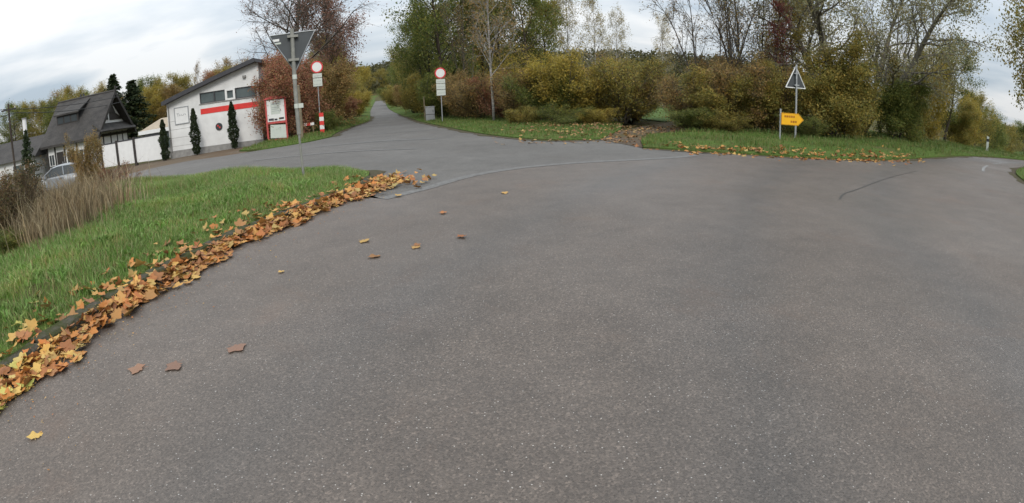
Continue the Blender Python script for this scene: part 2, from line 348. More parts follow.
# ------------------------------------------------------------------ the ground, the roads and the verges
KERB = smooth_line([(-3.62, -4), (-3.64, 0), (-3.64, 2.2), (-3.62, 3.4), (-3.6, 4.3), (-3.5, 5.2), (-3.34, 6.2), (-3.06, 7.3), (-2.78, 8.3), (-2.56, 9.4), (-2.62, 10.3)], .3)
SEAM = smooth_line([(-2.0, 8.2), (-1.45, 8.95), (-.75, 10.2), (.23, 11.1), (1.55, 11.7), (3.0, 12.1), (4.4, 12.7), (5.2, 13.72)], .4)
RV = smooth_line([(3.75, 14.7), (5.1, 13.78), (6.3, 13.2), (7.7, 12.82), (9.3, 12.75), (11.8, 13.35), (15.4, 15.0), (18.3, 16.2), (21.5, 17.0), (26, 17.6), (34, 18), (50, 18), (72, 17.5)], .6)
NR = smooth_line([(7.5, -8), (9.0, 0), (11.4, 6), (14.6, 10.4), (17.4, 12.7), (20, 13.8), (24, 14.4), (34, 14.7), (50, 14.6), (72, 14.2)], .8)
MV = smooth_line([(-53.3, 239), (-38.9, 173), (-28.9, 129), (-19.9, 91), (-11.5, 58), (-8.6, 47.5), (-6.6, 39.5), (-5.0, 34), (-3.3, 28.6), (-1.2, 22.2), (.4, 18.8), (1.7, 17.5), (3.0, 17.6)], .8)
LE = smooth_line([(-8.9, 26.4), (-9.9, 30.5), (-11.2, 38), (-12.4, 47.5), (-15.0, 58.6), (-23.2, 91), (-32.2, 129), (-42.3, 173), (-56.7, 239)], 1.0)
LF = smooth_line([(-44, 27.5), (-30, 25.2), (-21.5, 23.6), (-15.4, 23.2), (-11.5, 22.4), (-9.5, 23.6), (-8.9, 26.4)], .7)
VN = smooth_line([(-2.62, 10.3), (-3.0, 11.3), (-4.2, 12.0), (-6.2, 12.5), (-9, 12.7), (-13, 12.9), (-20, 13.3), (-30, 14.3), (-44, 16)], .6)

xs = np.concatenate([np.linspace(-1500, -130, 12), np.linspace(-110, 110, 111), np.linspace(130, 1500, 12)])
ys = np.concatenate([np.linspace(-300, -30, 6), np.linspace(-20, 150, 86), np.linspace(165, 1500, 14)])
gx, gy = np.meshgrid(xs, ys); gz = H(gx, gy) - .07
nx, ny = len(xs), len(ys); idx = np.arange(nx * ny).reshape(ny, nx)
q = np.stack([idx[:-1, :-1].ravel(), idx[:-1, 1:].ravel(), idx[1:, 1:].ravel(), idx[1:, :-1].ravel()], 1)
tag(link('ground', trimesh('ground', np.stack([gx.ravel(), gy.ravel(), gz.ravel()], 1), q), 'rough', smooth=True), kind='structure')

flat = lambda x, y: H(x, y)
road_poly = [p for p in KERB[:-1] if p[1] < 9.0] + SEAM[0:-1] + [p for p in RV if p[0] > 5.15] + NR[::-1]
main_road = sheet('main_road', road_poly, lambda x, y: H(x, y) + .006, 1.6, 'road')
side_poly = VN[::-1] + [p for p in reversed(KERB) if p[1] > 9.0 and p[1] < 10.2] + SEAM[0:] + [RV[0]] + MV[::-1] + LE[::-1] + LF[::-1][1:]
# sweep the old asphalt slightly below the newer one so that the seam is a clean lap
side_road = sheet('side_road', side_poly, lambda x, y: H(x, y) + .002, 1.6, 'oldroad')
ribbon('worn_lap_joint', SEAM[:-2], .24, 'worn', .011, side_road)
ribbon('tar_crack', smooth_line([(5.2, 7.3), (5.6, 7.75), (6.3, 8.25), (7.3, 9.0), (8.6, 9.9), (10.4, 11.0)], .2), .035, 'tar', .011, main_road, .012)
ribbon('road_line', smooth_line([(14.1, 11.7), (15.2, 12.6), (16.4, 13.4)], .4), .10, 'paint', .012, main_road)
ribbon('road_line', smooth_line([(17.6, 14.1), (19.6, 14.95), (21.6, 15.5)], .4), .10, 'paint', .012, main_road)
ribbon('road_line', smooth_line([(24, 15.9), (27, 16.2), (30, 16.35)], .4), .10, 'paint', .012, main_road)
for k, (pts, w) in enumerate([([(-7.6, 20.6), (-5.0, 21.0), (-2.6, 20.4)], .5), ([(-8.6, 17.0), (-5.5, 17.3), (-2.8, 16.6)], .35), ([(-6.6, 26.0), (-4.6, 26.6), (-3.9, 26.2)], .4), ([(-9.5, 33.5), (-8.3, 34.0), (-7.0, 33.2)], .6), ([(-12.6, 50), (-11.2, 50.4), (-10.6, 49.8)], .9)]):
    ribbon('worn_patch', smooth_line(pts, .3), w, 'worn', .010, side_road, w * .5)

def verge_z(poly, edge, hump, scale=1.2):
    def f(x, y):
        d = edge_dist(poly, x, y); n_ = .035 * np.sin(x * 2.1 + y * 1.3) + .03 * np.sin(x * .9 - y * 2.3)
        return H(x, y) + edge + (hump + n_) * sm(0, scale, d)
    return f
kerb_in = [(x - .15, y) for x, y in KERB]
VPOLY = kerb_in + VN[1:] + [(-44, -4)]
vz = verge_z(VPOLY, .07, .14)
left_verge = sheet('verge', VPOLY, vz, .45, 'turf', skirt=.15)
MVP = MV + [(4.6, 22), (5.6, 26), (3, 34), (-1, 44), (-6, 60), (-13, 85), (-22, 125), (-32, 172), (-46, 238)]
mz = verge_z(MVP, .05, .08, 1.0)
sheet('verge', MVP, mz, .9, 'turf', skirt=.12)
RVP = RV + [(72, 19.5), (50, 20), (34, 20.2), (27, 20.6), (25, 24), (22, 27), (14, 23.5), (9, 21.5), (5.2, 19.5), (4.2, 16.8)]
rz_ = verge_z(RVP, .05, .10, 1.0)
sheet('verge', RVP, rz_, .9, 'turf', skirt=.12)
NRP = NR + [(74, 4), (50, 0), (40, -4), (30, -8)]
nz_ = verge_z(NRP, .05, .10, 1.0)
sheet('verge', NRP, nz_, 1.2, 'turf', skirt=.12)
LVP = LE + [(-63, 239), (-48, 173), (-38, 129), (-29, 91), (-20, 58), (-16, 42), (-13.2, 31), (-13.6, 25.2), (-12.2, 23.6), (-11, 23.1)] + LF[-8:-1]
lz_ = verge_z(LVP, .05, .10, .8)
sheet('verge', LVP, lz_, .9, 'turf', skirt=.12)
sheet('yard', LF[:-8] + [(-12.3, 23.8), (-13.8, 25.4), (-13.4, 31.5), (-22, 30), (-46, 31.5)], lambda x, y: H(x, y) - .03, 1.6, 'yard')
sheet('dirt_track', [(3.0, 17.5), (3.75, 14.8), (4.3, 16.9), (5.3, 19.6), (8.6, 22.5), (12, 30), (9.5, 30), (6.4, 25), (4.5, 21.6)], lambda x, y: H(x, y) + .012, .8, 'dirt')
sheet('field', [(25.5, 21), (34, 20.4), (50, 20.2), (72, 19.7), (140, 24), (260, 60), (260, 190), (120, 110), (60, 58), (40, 40), (28, 30)], lambda x, y: H(x, y) - .02, 6, 'field')
sheet('meadow', [(8.8, 30.2), (12.2, 30.2), (26, 31), (34, 44), (30, 70), (9, 62), (6, 46)], lambda x, y: H(x, y) - .02, 3, 'field')

# silt and crumbs washed up along the edges of the asphalt
def ragged(name, line, w, dz, parent, side=1):
    P_ = [np.array(p) for p in smooth_line(line, .25)]; v = []
    for i, p in enumerate(P_):
        d_ = P_[min(i + 1, len(P_) - 1)] - P_[max(i - 1, 0)]; d_ = d_ / (np.linalg.norm(d_) + 1e-9); nr = np.array((d_[1], -d_[0])) * side
        ww = w * (.35 + .5 * random.random() + .4 * math.sin(i * .37) ** 2); a_ = p - nr * .3; b_ = p + nr * ww
        v += [(a_[0], a_[1], h(*a_) + dz), (b_[0], b_[1], h(*b_) + dz)]
    me = bpy.data.meshes.new(name); me.from_pydata(v, [], [(2 * i, 2 * i + 1, 2 * i + 3, 2 * i + 2) for i in range(len(P_) - 1)]); me.update(); return link(name, me, 'silt', parent)
ragged('silt_edge', [p for p in RV if p[0] < 40], .32, .0095, main_road)
ragged('silt_edge', [p for p in MV if p[1] < 60], .40, .0105, side_road)
ragged('silt_edge', [p for p in LE if p[1] < 60], .45, .0105, side_road)
ragged('silt_edge', [p for p in VN if p[0] > -20], .35, .0105, side_road)
ragged('silt_edge', [p for p in NR if 6 < p[1] and p[0] < 40], .3, .0095, main_road, -1)
# the kerb: worn stones set end to end, each its own piece
kerb = tag(bpy.data.objects.new('kerb', None), kind='structure'); col.objects.link(kerb)
KL = smooth_line(KERB, .05); KL = np.array(KL); ks = np.concatenate([[0], np.cumsum(np.hypot(*np.diff(KL, axis=0).T))])
def kerb_at(s): return np.array([np.interp(s, ks, KL[:, 0]), np.interp(s, ks, KL[:, 1])])
s = 0.0
while s + .95 < ks[-1]:
    a_, b_ = kerb_at(s), kerb_at(s + .94); d = (b_ - a_); ln = np.linalg.norm(d); d /= ln
    m = MB(); hh = .105 + random.uniform(-.012, .012); w = .16
    prof = [(-.02, -.1), (-.012, hh - .03), (-.04, hh), (-w, hh + .005), (-w, -.1)]
    nseg = 6; vs = []
    for i in range(nseg + 1):
        for px_, pz_ in prof:
            jx, jz = (random.uniform(-.008, .008), random.uniform(-.008, .006)) if pz_ > 0 else (0, 0)
            vs.append((px_ + jx, i / nseg * ln, pz_ + jz))
    k = len(prof); fs = [(i * k + j, i * k + (j + 1) % k, (i + 1) * k + (j + 1) % k, (i + 1) * k + j) for i in range(nseg) for j in range(k)] + [tuple(range(k)), tuple(range(nseg * k, nseg * k + k))]
    m.add(vs, fs); o = m.build('kerb_stone', 'kerb', kerb); o.location = (a_[0], a_[1], random.uniform(-.008, .008)); o.rotation_euler = (random.uniform(-.01, .01), 0, math.atan2(d[1], d[0]) - math.pi / 2)
    s += .96

# ------------------------------------------------------------------ grass
def blades(name, pts, z, hgt, wid, mat, bend=.5, label=None):
    n = len(pts); th = rng.uniform(0, 2 * np.pi, n); hh = hgt * rng.uniform(.45, 1.25, n); ww = wid * rng.uniform(.6, 1.3, n)
    la = rng.uniform(0, 2 * np.pi, n); le = bend * rng.uniform(.1, 1, n) * hh
    dx, dy = np.cos(th) * ww * .5, np.sin(th) * ww * .5; lx, ly = np.cos(la) * le, np.sin(la) * le
    b = np.stack([pts[:, 0], pts[:, 1], z - .01], 1); zero = np.zeros(n)
    o1 = np.stack([dx, dy, zero], 1); md = np.stack([lx * .3, ly * .3, hh * .55], 1); tp = np.stack([lx, ly, hh * (1 - .25 * bend)], 1)
    v = np.stack([b - o1, b + o1, b + md + o1 * .8, b + md - o1 * .8, b + tp], 1).reshape(-1, 3); k = np.arange(n)[:, None] * 5
    t = np.concatenate([k + np.array([[0, 1, 2]]), k + np.array([[0, 2, 3]]), k + np.array([[3, 2, 4]])], 0)
    return tag(link(name, trimesh(name, v, t), mat), label=label, cat='grass' if label else None, kind='stuff')
def scatter(poly, n, box, margin=0.0, power=None):
    x = rng.uniform(box[0], box[1], n); y = rng.uniform(box[2], box[3], n); k = inside(poly, x, y)
    if margin: k &= edge_dist(poly, x, y) > margin
    return np.stack([x[k], y[k]], 1)
P = scatter(VPOLY, 190000, (-11, -2.4, 1.2, 13.2), .0)
f = np.sin(P[:, 0] * 3.1 + 1.7 * np.sin(P[:, 1] * 1.9)) + np.sin(P[:, 1] * 2.7 + 1.3 * np.sin(P[:, 0] * 2.2)); P = P[rng.uniform(-2.6, 1.2, len(P)) < f + .9]
hz = .075 + .035 * np.sin(P[:, 0] * 1.7) * np.sin(P[:, 1] * 1.3) + .04 * sm(-4.2, -6.5, P[:, 0]) + .05 * sm(8.5, 11, P[:, 1])
hz = hz * sm(-.1, .5, edge_dist(VPOLY, P[:, 0], P[:, 1]))
blades('grass', P, vz(P[:, 0], P[:, 1]), hz + .03, .008, 'grass', .7, 'bright green tufty grass on the verge behind the leafy kerb')
P = scatter(VPOLY, 30000, (-30, -9, 2, 16)); blades('grass', P, vz(P[:, 0], P[:, 1]), np.full(len(P), .2), .016, 'grass2', .6, 'longer grass around the dry stalks at the left edge')
P = scatter(MVP, 60000, (-12, 6, 17, 50)); P = P[rng.uniform(0, 1, len(P)) < 22 / P[:, 1]]; blades('grass', P, mz(P[:, 0], P[:, 1]), np.full(len(P), .16), .02, 'grass2', .6, 'low grass on the verge under the round sign by the cabinet')
P = scatter(RVP, 50000, (3.5, 32, 12.5, 30)); blades('grass', P, rz_(P[:, 0], P[:, 1]), .15 + .06 * np.sin(P[:, 0] * 2), .018, 'grass2', .6, 'low grass on the verge around the yellow arrow sign')
P = scatter(NRP, 12000, (14, 34, 6, 26)); blades('grass', P, nz_(P[:, 0], P[:, 1]), np.full(len(P), .16), .02, 'grass2', .6, 'grass at the right edge of the photo beside the main road')
P = scatter(LVP, 26000, (-20, -8, 22, 48)); blades('grass', P, lz_(P[:, 0], P[:, 1]), np.full(len(P), .17), .022, 'grass2', .6, 'grass below the rust coloured bushes on the far corner')
# tall dry stalks on the verge
P = np.concatenate([np.stack([rng.normal(-7.5, .45, 1100), rng.normal(6.9, .5, 1100)], 1), np.stack([rng.normal(-7.9, .5, 1100), rng.normal(7.7, .5, 1100)], 1), np.stack([rng.normal(-9.2, .8, 1200), rng.normal(8.4, .7, 1200)], 1), np.stack([rng.normal(-7.0, .4, 900), rng.normal(5.9, .35, 900)], 1)])
blades('dry_reeds', P, vz(P[:, 0], P[:, 1]), rng.uniform(.35, 1.0, len(P)), .013, 'straw', .6, 'clump of tall straw coloured dry stalks below the parked car')['category'] = 'reeds'

# broad leaved weeds growing in the grass, flat rosettes of short wide blades
c0 = scatter(VPOLY, 420, (-9, -3.6, 1.8, 11.5), .15); c0 = np.repeat(c0, 26, 0); P = c0 + rng.normal(0, .07, c0.shape)
blades('weeds', P, vz(P[:, 0], P[:, 1]) + .02, np.full(len(P), .10), .026, 'weed', 1.0, 'low broad leaved weeds scattered through the near verge grass')['category'] = 'weeds'
# ------------------------------------------------------------------ fallen leaves
def leaf_mesh(seed):
    r = random.Random(seed); n = 5; ang = [R(a_) for a_ in (-128, -68, 0, 68, 128)]; ln = [.55, .86, 1.0, .86, .55]; rim = []
    for i in range(n):
        a0_ = ang[i]; l_ = ln[i] * r.uniform(.88, 1.1)
        rim += [(a0_ - .28, l_ * .80), (a0_ - .11, l_ * .94), (a0_, l_), (a0_ + .12, l_ * .92), (a0_ + .29, l_ * .78)]
        if i < n - 1: rim.append(((a0_ + ang[i + 1]) / 2, .64 * r.uniform(.8, 1.12)))
    rim.append((math.pi - .12, .22)); rim.append((math.pi, .75)); rim.append((math.pi + .05, .75)); rim.append((math.pi + .14, .22))
    cu, cv, tw = r.uniform(-.15, .5), r.uniform(-.2, .45), r.uniform(-.35, .35)
    def z(x, y): return cu * x * x + cv * y * y + tw * x * y + .06 * math.sin(7 * x) * math.cos(6 * y)
    vs = [(0, 0, 0)] + [(l_ * math.sin(a_), l_ * math.cos(a_), z(l_ * math.sin(a_), l_ * math.cos(a_))) for a_, l_ in rim]
    return np.array(vs), [(0, i + 1, (i + 1) % len(rim) + 1) for i in range(len(rim))]
LM = []
for s_ in range(14):
    v, fcs = leaf_mesh(s_); me = bpy.data.meshes.new('fallen_leaf'); me.from_pydata([tuple(x) for x in v], [], fcs); me.materials.append(MAT['fall%d' % (0, 1, 2, 0, 1, 3, 0, 2, 1, 0, 2, 3, 4, 4)[s_]]); me.update(); me.shade_smooth(); LM.append((me, v, np.array(fcs)))
def drift_point(on_grass=.21, y=None):
    while True:
        s_ = random.uniform(4.2, ks[-1] - .1); p = kerb_at(s_)
        if p[1] < .7: continue
        t = (p[1] - 1.5) / 9
        off = abs(random.gauss(0, .5)) ** 1.0
        if random.random() < on_grass:
            if not (2.4 < p[1] < 7.6) and random.random() < .7: continue
            x = p[0] - .12 - abs(random.gauss(0, .30)); zz = float(vz(np.array([x]), np.array([p[1]]))[0]) + random.uniform(.0, .06); return x, p[1], zz, True
        w_ = .88 * (.34 - .12 * min(1, t * 2) + .16 * t + .30 * max(0, t - .78) * 4) * (1 + .22 * math.sin(p[1] * 3.1) + .18 * math.sin(p[1] * 7.7))
        o_ = random.random() ** 1.35 * w_ * 1.25
        return p[0] + o_ + .025, p[1] + random.uniform(-.05, .05), .02 + max(0, .11 - o_ * .28) * random.random(), False
pts_ = []
for k in range(1650):
    x, y, z_, g = drift_point(); pts_.append((x, y, z_, g))
for k in range(180):   # the tongue of leaves at the tip of the verge
    x = random.gauss(-2.35, .35); y = random.gauss(9.7, .55); pts_.append((x, y, .02 + random.random() * .05, False)) if x > -2.9 else None
for k in range(40):
    x, y = random.uniform(-3.0, 1.2), random.uniform(2.0, 9.5); pts_.append((x, y, .014, False)) if random.random() < .55 * math.exp(-(x + 3.3) / 1.5) else None
for x, y in [(-1.89, 2.97), (-2.49, 2.61), (-1.0, 5.3), (-1.35, 5.0), (-.9, 6.9), (-2.2, 4.6), (-.1, 8.2), (-2.7, 1.7)]: pts_.append((x, y, .012, False))
def dist3(p): return math.hypot(p[0], p[1])
pts_.sort(key=lambda p: dist3(p) - .9 * p[2] * 10)     # nearest and topmost first: those that show largest
rest_v, rest_t, kk = [], [], 0
for i, (x, y, z_, g) in enumerate(pts_):
    near = dist3((x, y)); size = random.choice((.05, .065, .08, .095)) * random.uniform(.85, 1.1) * (1.0 if near < 7 else 1.1)
    tilt = .36 if (g or z_ > .03) else .12 if x < -2.6 else .03
    E_ = Matrix.Rotation(random.uniform(0, 6.28), 4, 'Z') @ Matrix.Rotation(random.gauss(0, tilt), 4, 'X') @ Matrix.Rotation(random.gauss(0, tilt), 4, 'Y')
    me, v, t_ = random.choice(LM[:12])
    if not g and x > -2.6 and y < 8.6: me, v, t_ = LM[12 + random.randrange(2)]      # single leaves lie flat and brown on the asphalt
    if i < 290:
        o = bpy.data.objects.new('fallen_leaf', me); col.objects.link(o); o.parent = left_verge if g else main_road
        o.matrix_local = Matrix.Translation((x, y, z_ + .004)) @ E_ @ Matrix.Diagonal((size, size, size * (.22 if (not g and x > -2.6) else 1), 1))
    else:
        A = np.array(E_.to_3x3()) * size; vv = v @ A.T + np.array((x, y, z_ + .008)); rest_v.append(vv); rest_t.append(t_ + kk); kk += len(vv)
for k in range(1500):     # crumbs and torn bits trodden into the asphalt beside the drift
    p = kerb_at(random.uniform(4.2, ks[-1])); x = p[0] + .05 + abs(random.gauss(0, .45)); y = p[1] + random.uniform(-.3, .3); me, v, t_ = random.choice(LM); zs = random.uniform(.006, .022)
    A = np.array((Matrix.Rotation(random.uniform(0, 6.28), 3, 'Z') @ Matrix.Rotation(random.gauss(0, .3), 3, 'X'))) * zs; vv = v[:12] @ A.T + np.array((x, y, .016)); rest_v.append(vv); rest_t.append(t_[:10] + kk); kk += len(vv)
tag(link('fallen_leaves', trimesh('fallen_leaves', np.concatenate(rest_v), np.concatenate(rest_t)), 'fallmix'), 'drift of orange and yellow fallen leaves along the mossy kerb', 'leaves', kind='stuff')
rest_v, rest_t, kk = [], [], 0
RA = np.array([p for p in RV if p[0] < 24])
for i in range(1500):
    p = RA[random.randrange(len(RA))]; off = random.gauss(.05, .35); x, y = p[0] + random.uniform(-.4, .4), p[1] + off * 1.0 + random.uniform(-.1, .1)
    if (x < 4.5 and random.random() < .6) or x > 13.5 or (x > 10 and random.random() < (x - 10) / 4): continue
    z_ = float(rz_(np.array([x]), np.array([y]))[0]) + .05 if inside(RVP, np.array([x]), np.array([y]))[0] else .015
    me, v, t_ = random.choice(LM); E_ = Matrix.Rotation(random.uniform(0, 6.28), 3, 'Z') @ Matrix.Rotation(random.gauss(0, .5), 3, 'X'); A = np.array(E_) * random.uniform(.05, .09)
    rest_v.append(v @ A.T + np.array((x, y, z_))); rest_t.append(t_ + kk); kk += len(v)
tag(link('fallen_leaves', trimesh('fallen_leaves', np.concatenate(rest_v), np.concatenate(rest_t)), 'fallmix'), 'thin line of yellow leaves along the verge by the arrow sign', 'leaves', kind='stuff')

rest_v, rest_t, kk = [], [], 0     # brown leaf litter on the middle verge and the mouth of the dirt track
for i in range(1700):
    x, y = random.uniform(-1.5, 8.5), random.uniform(16.2, 25)
    if random.random() > sm(-1.5, 3.5, np.array(x)) or inside(road_poly, np.array([x]), np.array([y]))[0]: continue
    if inside(RVP, np.array([x]), np.array([y]))[0]: continue
    on = inside(MVP, np.array([x]), np.array([y]))[0]; z_ = float(mz(np.array([x]), np.array([y]))[0]) + random.uniform(.03, .12) if on else .03
    me, v, t_ = random.choice(LM); A = np.array(Matrix.Rotation(random.uniform(0, 6.28), 3, 'Z') @ Matrix.Rotation(random.gauss(0, .5), 3, 'X')) * random.uniform(.05, .09)
    rest_v.append(v @ A.T + np.array((x, y, z_))); rest_t.append(t_ + kk); kk += len(v)
tag(link('fallen_leaves', trimesh('fallen_leaves', np.concatenate(rest_v), np.concatenate(rest_t)), 'littermix'), 'brown leaf litter around the mouth of the dirt track', 'leaves', kind='stuff')

# ------------------------------------------------------------------ trees and shrubs
def vrot(d, ang, r):
    a_ = d.cross(Vector((r.gauss(0, 1), r.gauss(0, 1), r.gauss(0, 1)))).normalized()
    return (Matrix.Rotation(ang, 3, a_) @ d).normalized()
def limb(p, d, ln, n, wob, trop, r):
    pts = [p.copy()]; d = d.copy()
    for i in range(n):
        d = (d + Vector((r.gauss(0, wob), r.gauss(0, wob), r.gauss(0, wob))) + Vector((0, 0, trop))).normalized(); p = p + d * (ln / n); pts.append(p.copy())
    return pts
def pick(pts, t):
    k = t * (len(pts) - 1); i = min(int(k), len(pts) - 2); f_ = k - i
    return pts[i].lerp(pts[i + 1], f_), (pts[i + 1] - pts[i]).normalized()
def grow(seed, height, r0_, stems=1, splay=0.0, wob=.06, trop=.02, n=(14, 6, 4), start=.25, env=None, ang=(35, 65), ratio=(.5, .45), trop1=.05, leaves=14, jit=.22, size=.1, twig_r=.006, top=1.0, lean=(0, 0), droop=0.0):
    """returns (trunk with limbs, twigs, leaf points) for a plant at the origin"""
    r = random.Random(seed); wood = MB(); twig = MB(); tips = []
    env = env or (lambda t: math.sin(math.pi * (.15 + .8 * t)) ** .8)
    for s_ in range(stems):
        a0_ = r.uniform(0, 6.28) if stems > 1 else 0; b = Vector((math.cos(a0_) * .12 * (stems > 1) * height * .2, math.sin(a0_) * .12 * (stems > 1) * height * .2, -.12))
        sp = splay * r.uniform(.4, 1.1); d = Vector((math.cos(a0_) * sp + lean[0], math.sin(a0_) * sp + lean[1], 1)).normalized(); hh = height * (r.uniform(.7, 1.0) if stems > 1 else 1.0)
        tr = limb(b, d, hh * .93, 9, wob, trop, r); rr = r0_ * (r.uniform(.6, 1.0) if stems > 1 else 1)
        wood.tube(tr, [rr * (1.25 if i == 0 else 1) * (1 - i / 9) ** .8 + .006 for i in range(10)], 6 if r0_ < .12 else 8)
        n1 = max(3, int(n[0] / max(1, stems ** .5)))
        for i in range(n1):
            t = start + (1 - start) * ((i + r.random()) / n1) ** .9 * top; p, d1 = pick(tr, min(t, .99))
            l1 = env((t - start) / (1 - start)) * ratio[0] * height * r.uniform(.7, 1.15) / (1 if stems == 1 else 1.3)
            dd = vrot(d1, R(r.uniform(*ang)), r)
            if dd.z < -.15: dd.z *= -.5; dd.normalize()
            b1 = limb(p, dd, l1, 5, wob * 1.6, trop1 - droop * .2, r); ra = max(twig_r * 1.6, rr * (1 - t) ** .7 * .42)
            wood.tube(b1, [ra * (1 - k / 5) ** .8 + twig_r * .6 for k in range(6)], 5, False)
            for j in range(n[1]):
                t2 = .2 + .8 * (j + r.random()) / n[1]; p2, d2 = pick(b1, min(t2, .99)); l2 = l1 * ratio[1] * r.uniform(.6, 1.2) * (1.15 - .5 * t2)
                b2 = limb(p2, vrot(d2, R(r.uniform(25, 60)), r), l2, 3, wob * 2, trop1 * .7 - droop * .5, r)
                twig.tube(b2, [max(twig_r * .7, ra * .35) * (1 - k / 3.4) + .002 for k in range(4)], 3, False)
                for m_ in range(n[2]):
                    p3, d3 = pick(b2, min(.99, .25 + .75 * r.random())); l3 = l2 * .55 * r.uniform(.5, 1.2)
                    b3 = limb(p3, vrot(d3, R(r.uniform(20, 65)), r), l3, 2, wob * 2.5, -droop, r)
                    (twig.tube(b3, [twig_r * .75, twig_r * .55, twig_r * .3], 3, False) if leaves < 10 or r.random() < .3 else None); tips.append((b3[0], b3[2]))
    A = np.array([tuple(p) for p, q_ in tips]); B = np.array([tuple(q_) for p, q_ in tips]); g = np.random.default_rng(seed)
    k = np.repeat(np.arange(len(A)), leaves); 
    dens = g.uniform(0.25, 1.0, len(A)); k = k[g.uniform(0, 1, len(k)) < dens[k]]
    t = g.uniform(0, 1.1, len(k))[:, None]; C = A[k] * (1 - t) + B[k] * t + g.normal(0, jit, (len(k), 3)); C[:, 2] = np.maximum(C[:, 2], .05)
    return wood, twig, C, size
def leaf_cloud(name, C, size, seed, droop=.2):
    g = np.random.default_rng(seed + 99); n = len(C); a_ = g.normal(0, 1, (n, 3)); a_ /= np.linalg.norm(a_, axis=1)[:, None]
    b = np.cross(a_, g.normal(0, 1, (n, 3)) + np.array((0, 0, .6))); b /= np.linalg.norm(b, axis=1)[:, None]; c_ = np.cross(a_, b)
    s_ = (size * g.uniform(.55, 1.25, n))[:, None]; fold = s_ * .16 * g.uniform(-1, 1, n)[:, None]
    v = np.stack([C - a_ * s_, C + b * s_ * .55 + c_ * fold, C + a_ * s_, C - b * s_ * .55 + c_ * fold], 1).reshape(-1, 3); k = np.arange(n)[:, None] * 4
    return trimesh(name, v, np.concatenate([k + np.array([[0, 1, 2]]), k + np.array([[0, 2, 3]])], 0))
KINDS = dict(
    broad=dict(height=10, r0_=.15, n=(26, 8, 5), start=.10, ratio=(.34, .5), leaves=30, jit=.24, size=.082, env=lambda t: .55 + .6 * math.sin(math.pi * min(1, .2 + t * .8))),
    bare=dict(height=12, r0_=.24, n=(20, 10, 12), start=.24, ratio=(.52, .5), leaves=3, jit=.13, size=.055, ang=(30, 62), trop1=.07, twig_r=.011, wob=.08, env=lambda t: .95 - .45 * t),
    birch=dict(height=11, r0_=.075, wob=.016, n=(30, 7, 5), start=.24, ratio=(.26, .5), leaves=7, jit=.15, size=.06, ang=(28, 50), droop=.12, env=lambda t: 1.0 - .55 * t, twig_r=.007),
    thin=dict(height=10, r0_=.075, stems=4, splay=.48, n=(30, 6, 5), start=.26, ratio=(.26, .5), leaves=2, jit=.13, size=.05, ang=(22, 48), env=lambda t: 1.0 - .4 * t, trop=.0, wob=.05, twig_r=.008),
    willow=dict(height=11, r0_=.22, stems=4, splay=.62, n=(48, 9, 7), start=.16, ratio=(.42, .5), leaves=10, jit=.2, size=.06, ang=(30, 70), wob=.11, trop=.03, env=lambda t: .9 - .25 * t, twig_r=.010),
    shrub=dict(height=3.2, r0_=.03, stems=9, splay=.75, n=(40, 6, 5), start=.05, ratio=(.38, .55), leaves=16, jit=.13, size=.040, ang=(20, 60), env=lambda t: .9 - .3 * t, wob=.08, trop1=.1, twig_r=.0055),
    twiggy=dict(height=3.2, r0_=.03, stems=11, splay=.9, n=(44, 7, 5), start=.08, ratio=(.36, .55), leaves=7, jit=.12, size=.038, ang=(18, 55), env=lambda t: .95 - .3 * t, wob=.08, trop1=.08, twig_r=.006),
    bushy=dict(height=5, r0_=.07, stems=3, splay=.35, n=(40, 8, 5), start=.03, ratio=(.36, .5), leaves=21, jit=.17, size=.048, ang=(30, 70), env=lambda t: 1.0 - .45 * t, wob=.08),
)
CACHE = {}
def plant_mesh(kind, seed):
    key = (kind, seed)
    if key not in CACHE:
        k = dict(KINDS[kind]); wood, twig, C, size = grow(seed * 17 + 3, **k)
        CACHE[key] = (wood.mesh('trunk'), twig.mesh('branches'), leaf_cloud('crown', C, size, seed), k['height'])
        CACHE[key][0].shade_smooth()
    return CACHE[key]
def slot(o, mat):
    if not o.data.materials: o.data.materials.append(MAT[mat])
    o.material_slots[0].link = 'OBJECT'; o.material_slots[0].material = MAT[mat]
def plant(kind, seed, x, y, ht, leaf, bark, name, label, cat, group=None, wide=1.0, rz=None, lean=None, z=None):
    tm, wm, cm, nominal = plant_mesh(kind, seed); k = ht / nominal
    e_ = empty(name, (x, y, h(x, y) + .05 if z is None else z), random.uniform(0, 6.28) if rz is None else rz, label, cat, group)
    e_.scale = (k * wide, k * wide, k)
    if lean: e_.rotation_euler = (lean[0], lean[1], e_.rotation_euler[2])
    for nm, me, mt in (('trunk', tm, bark), ('branches', wm, bark), ('crown', cm, 'lf_' + leaf)):
        o = bpy.data.objects.new(nm, me); col.objects.link(o); o.parent = e_; slot(o, mt)
        if nm == 'branches': o['kind'] = 'stuff'      # fine twigs, too small to pick apart
    return e_
T = 'tree'
plant('bare', 1, -17.8, 39.3, 13.4, 'mauve', 'bark', 'bare_tree', 'tall almost leafless spreading tree behind the rust coloured bushes', T, wide=1.3, rz=2.0)
G = 'rust coloured bushes on the far corner'
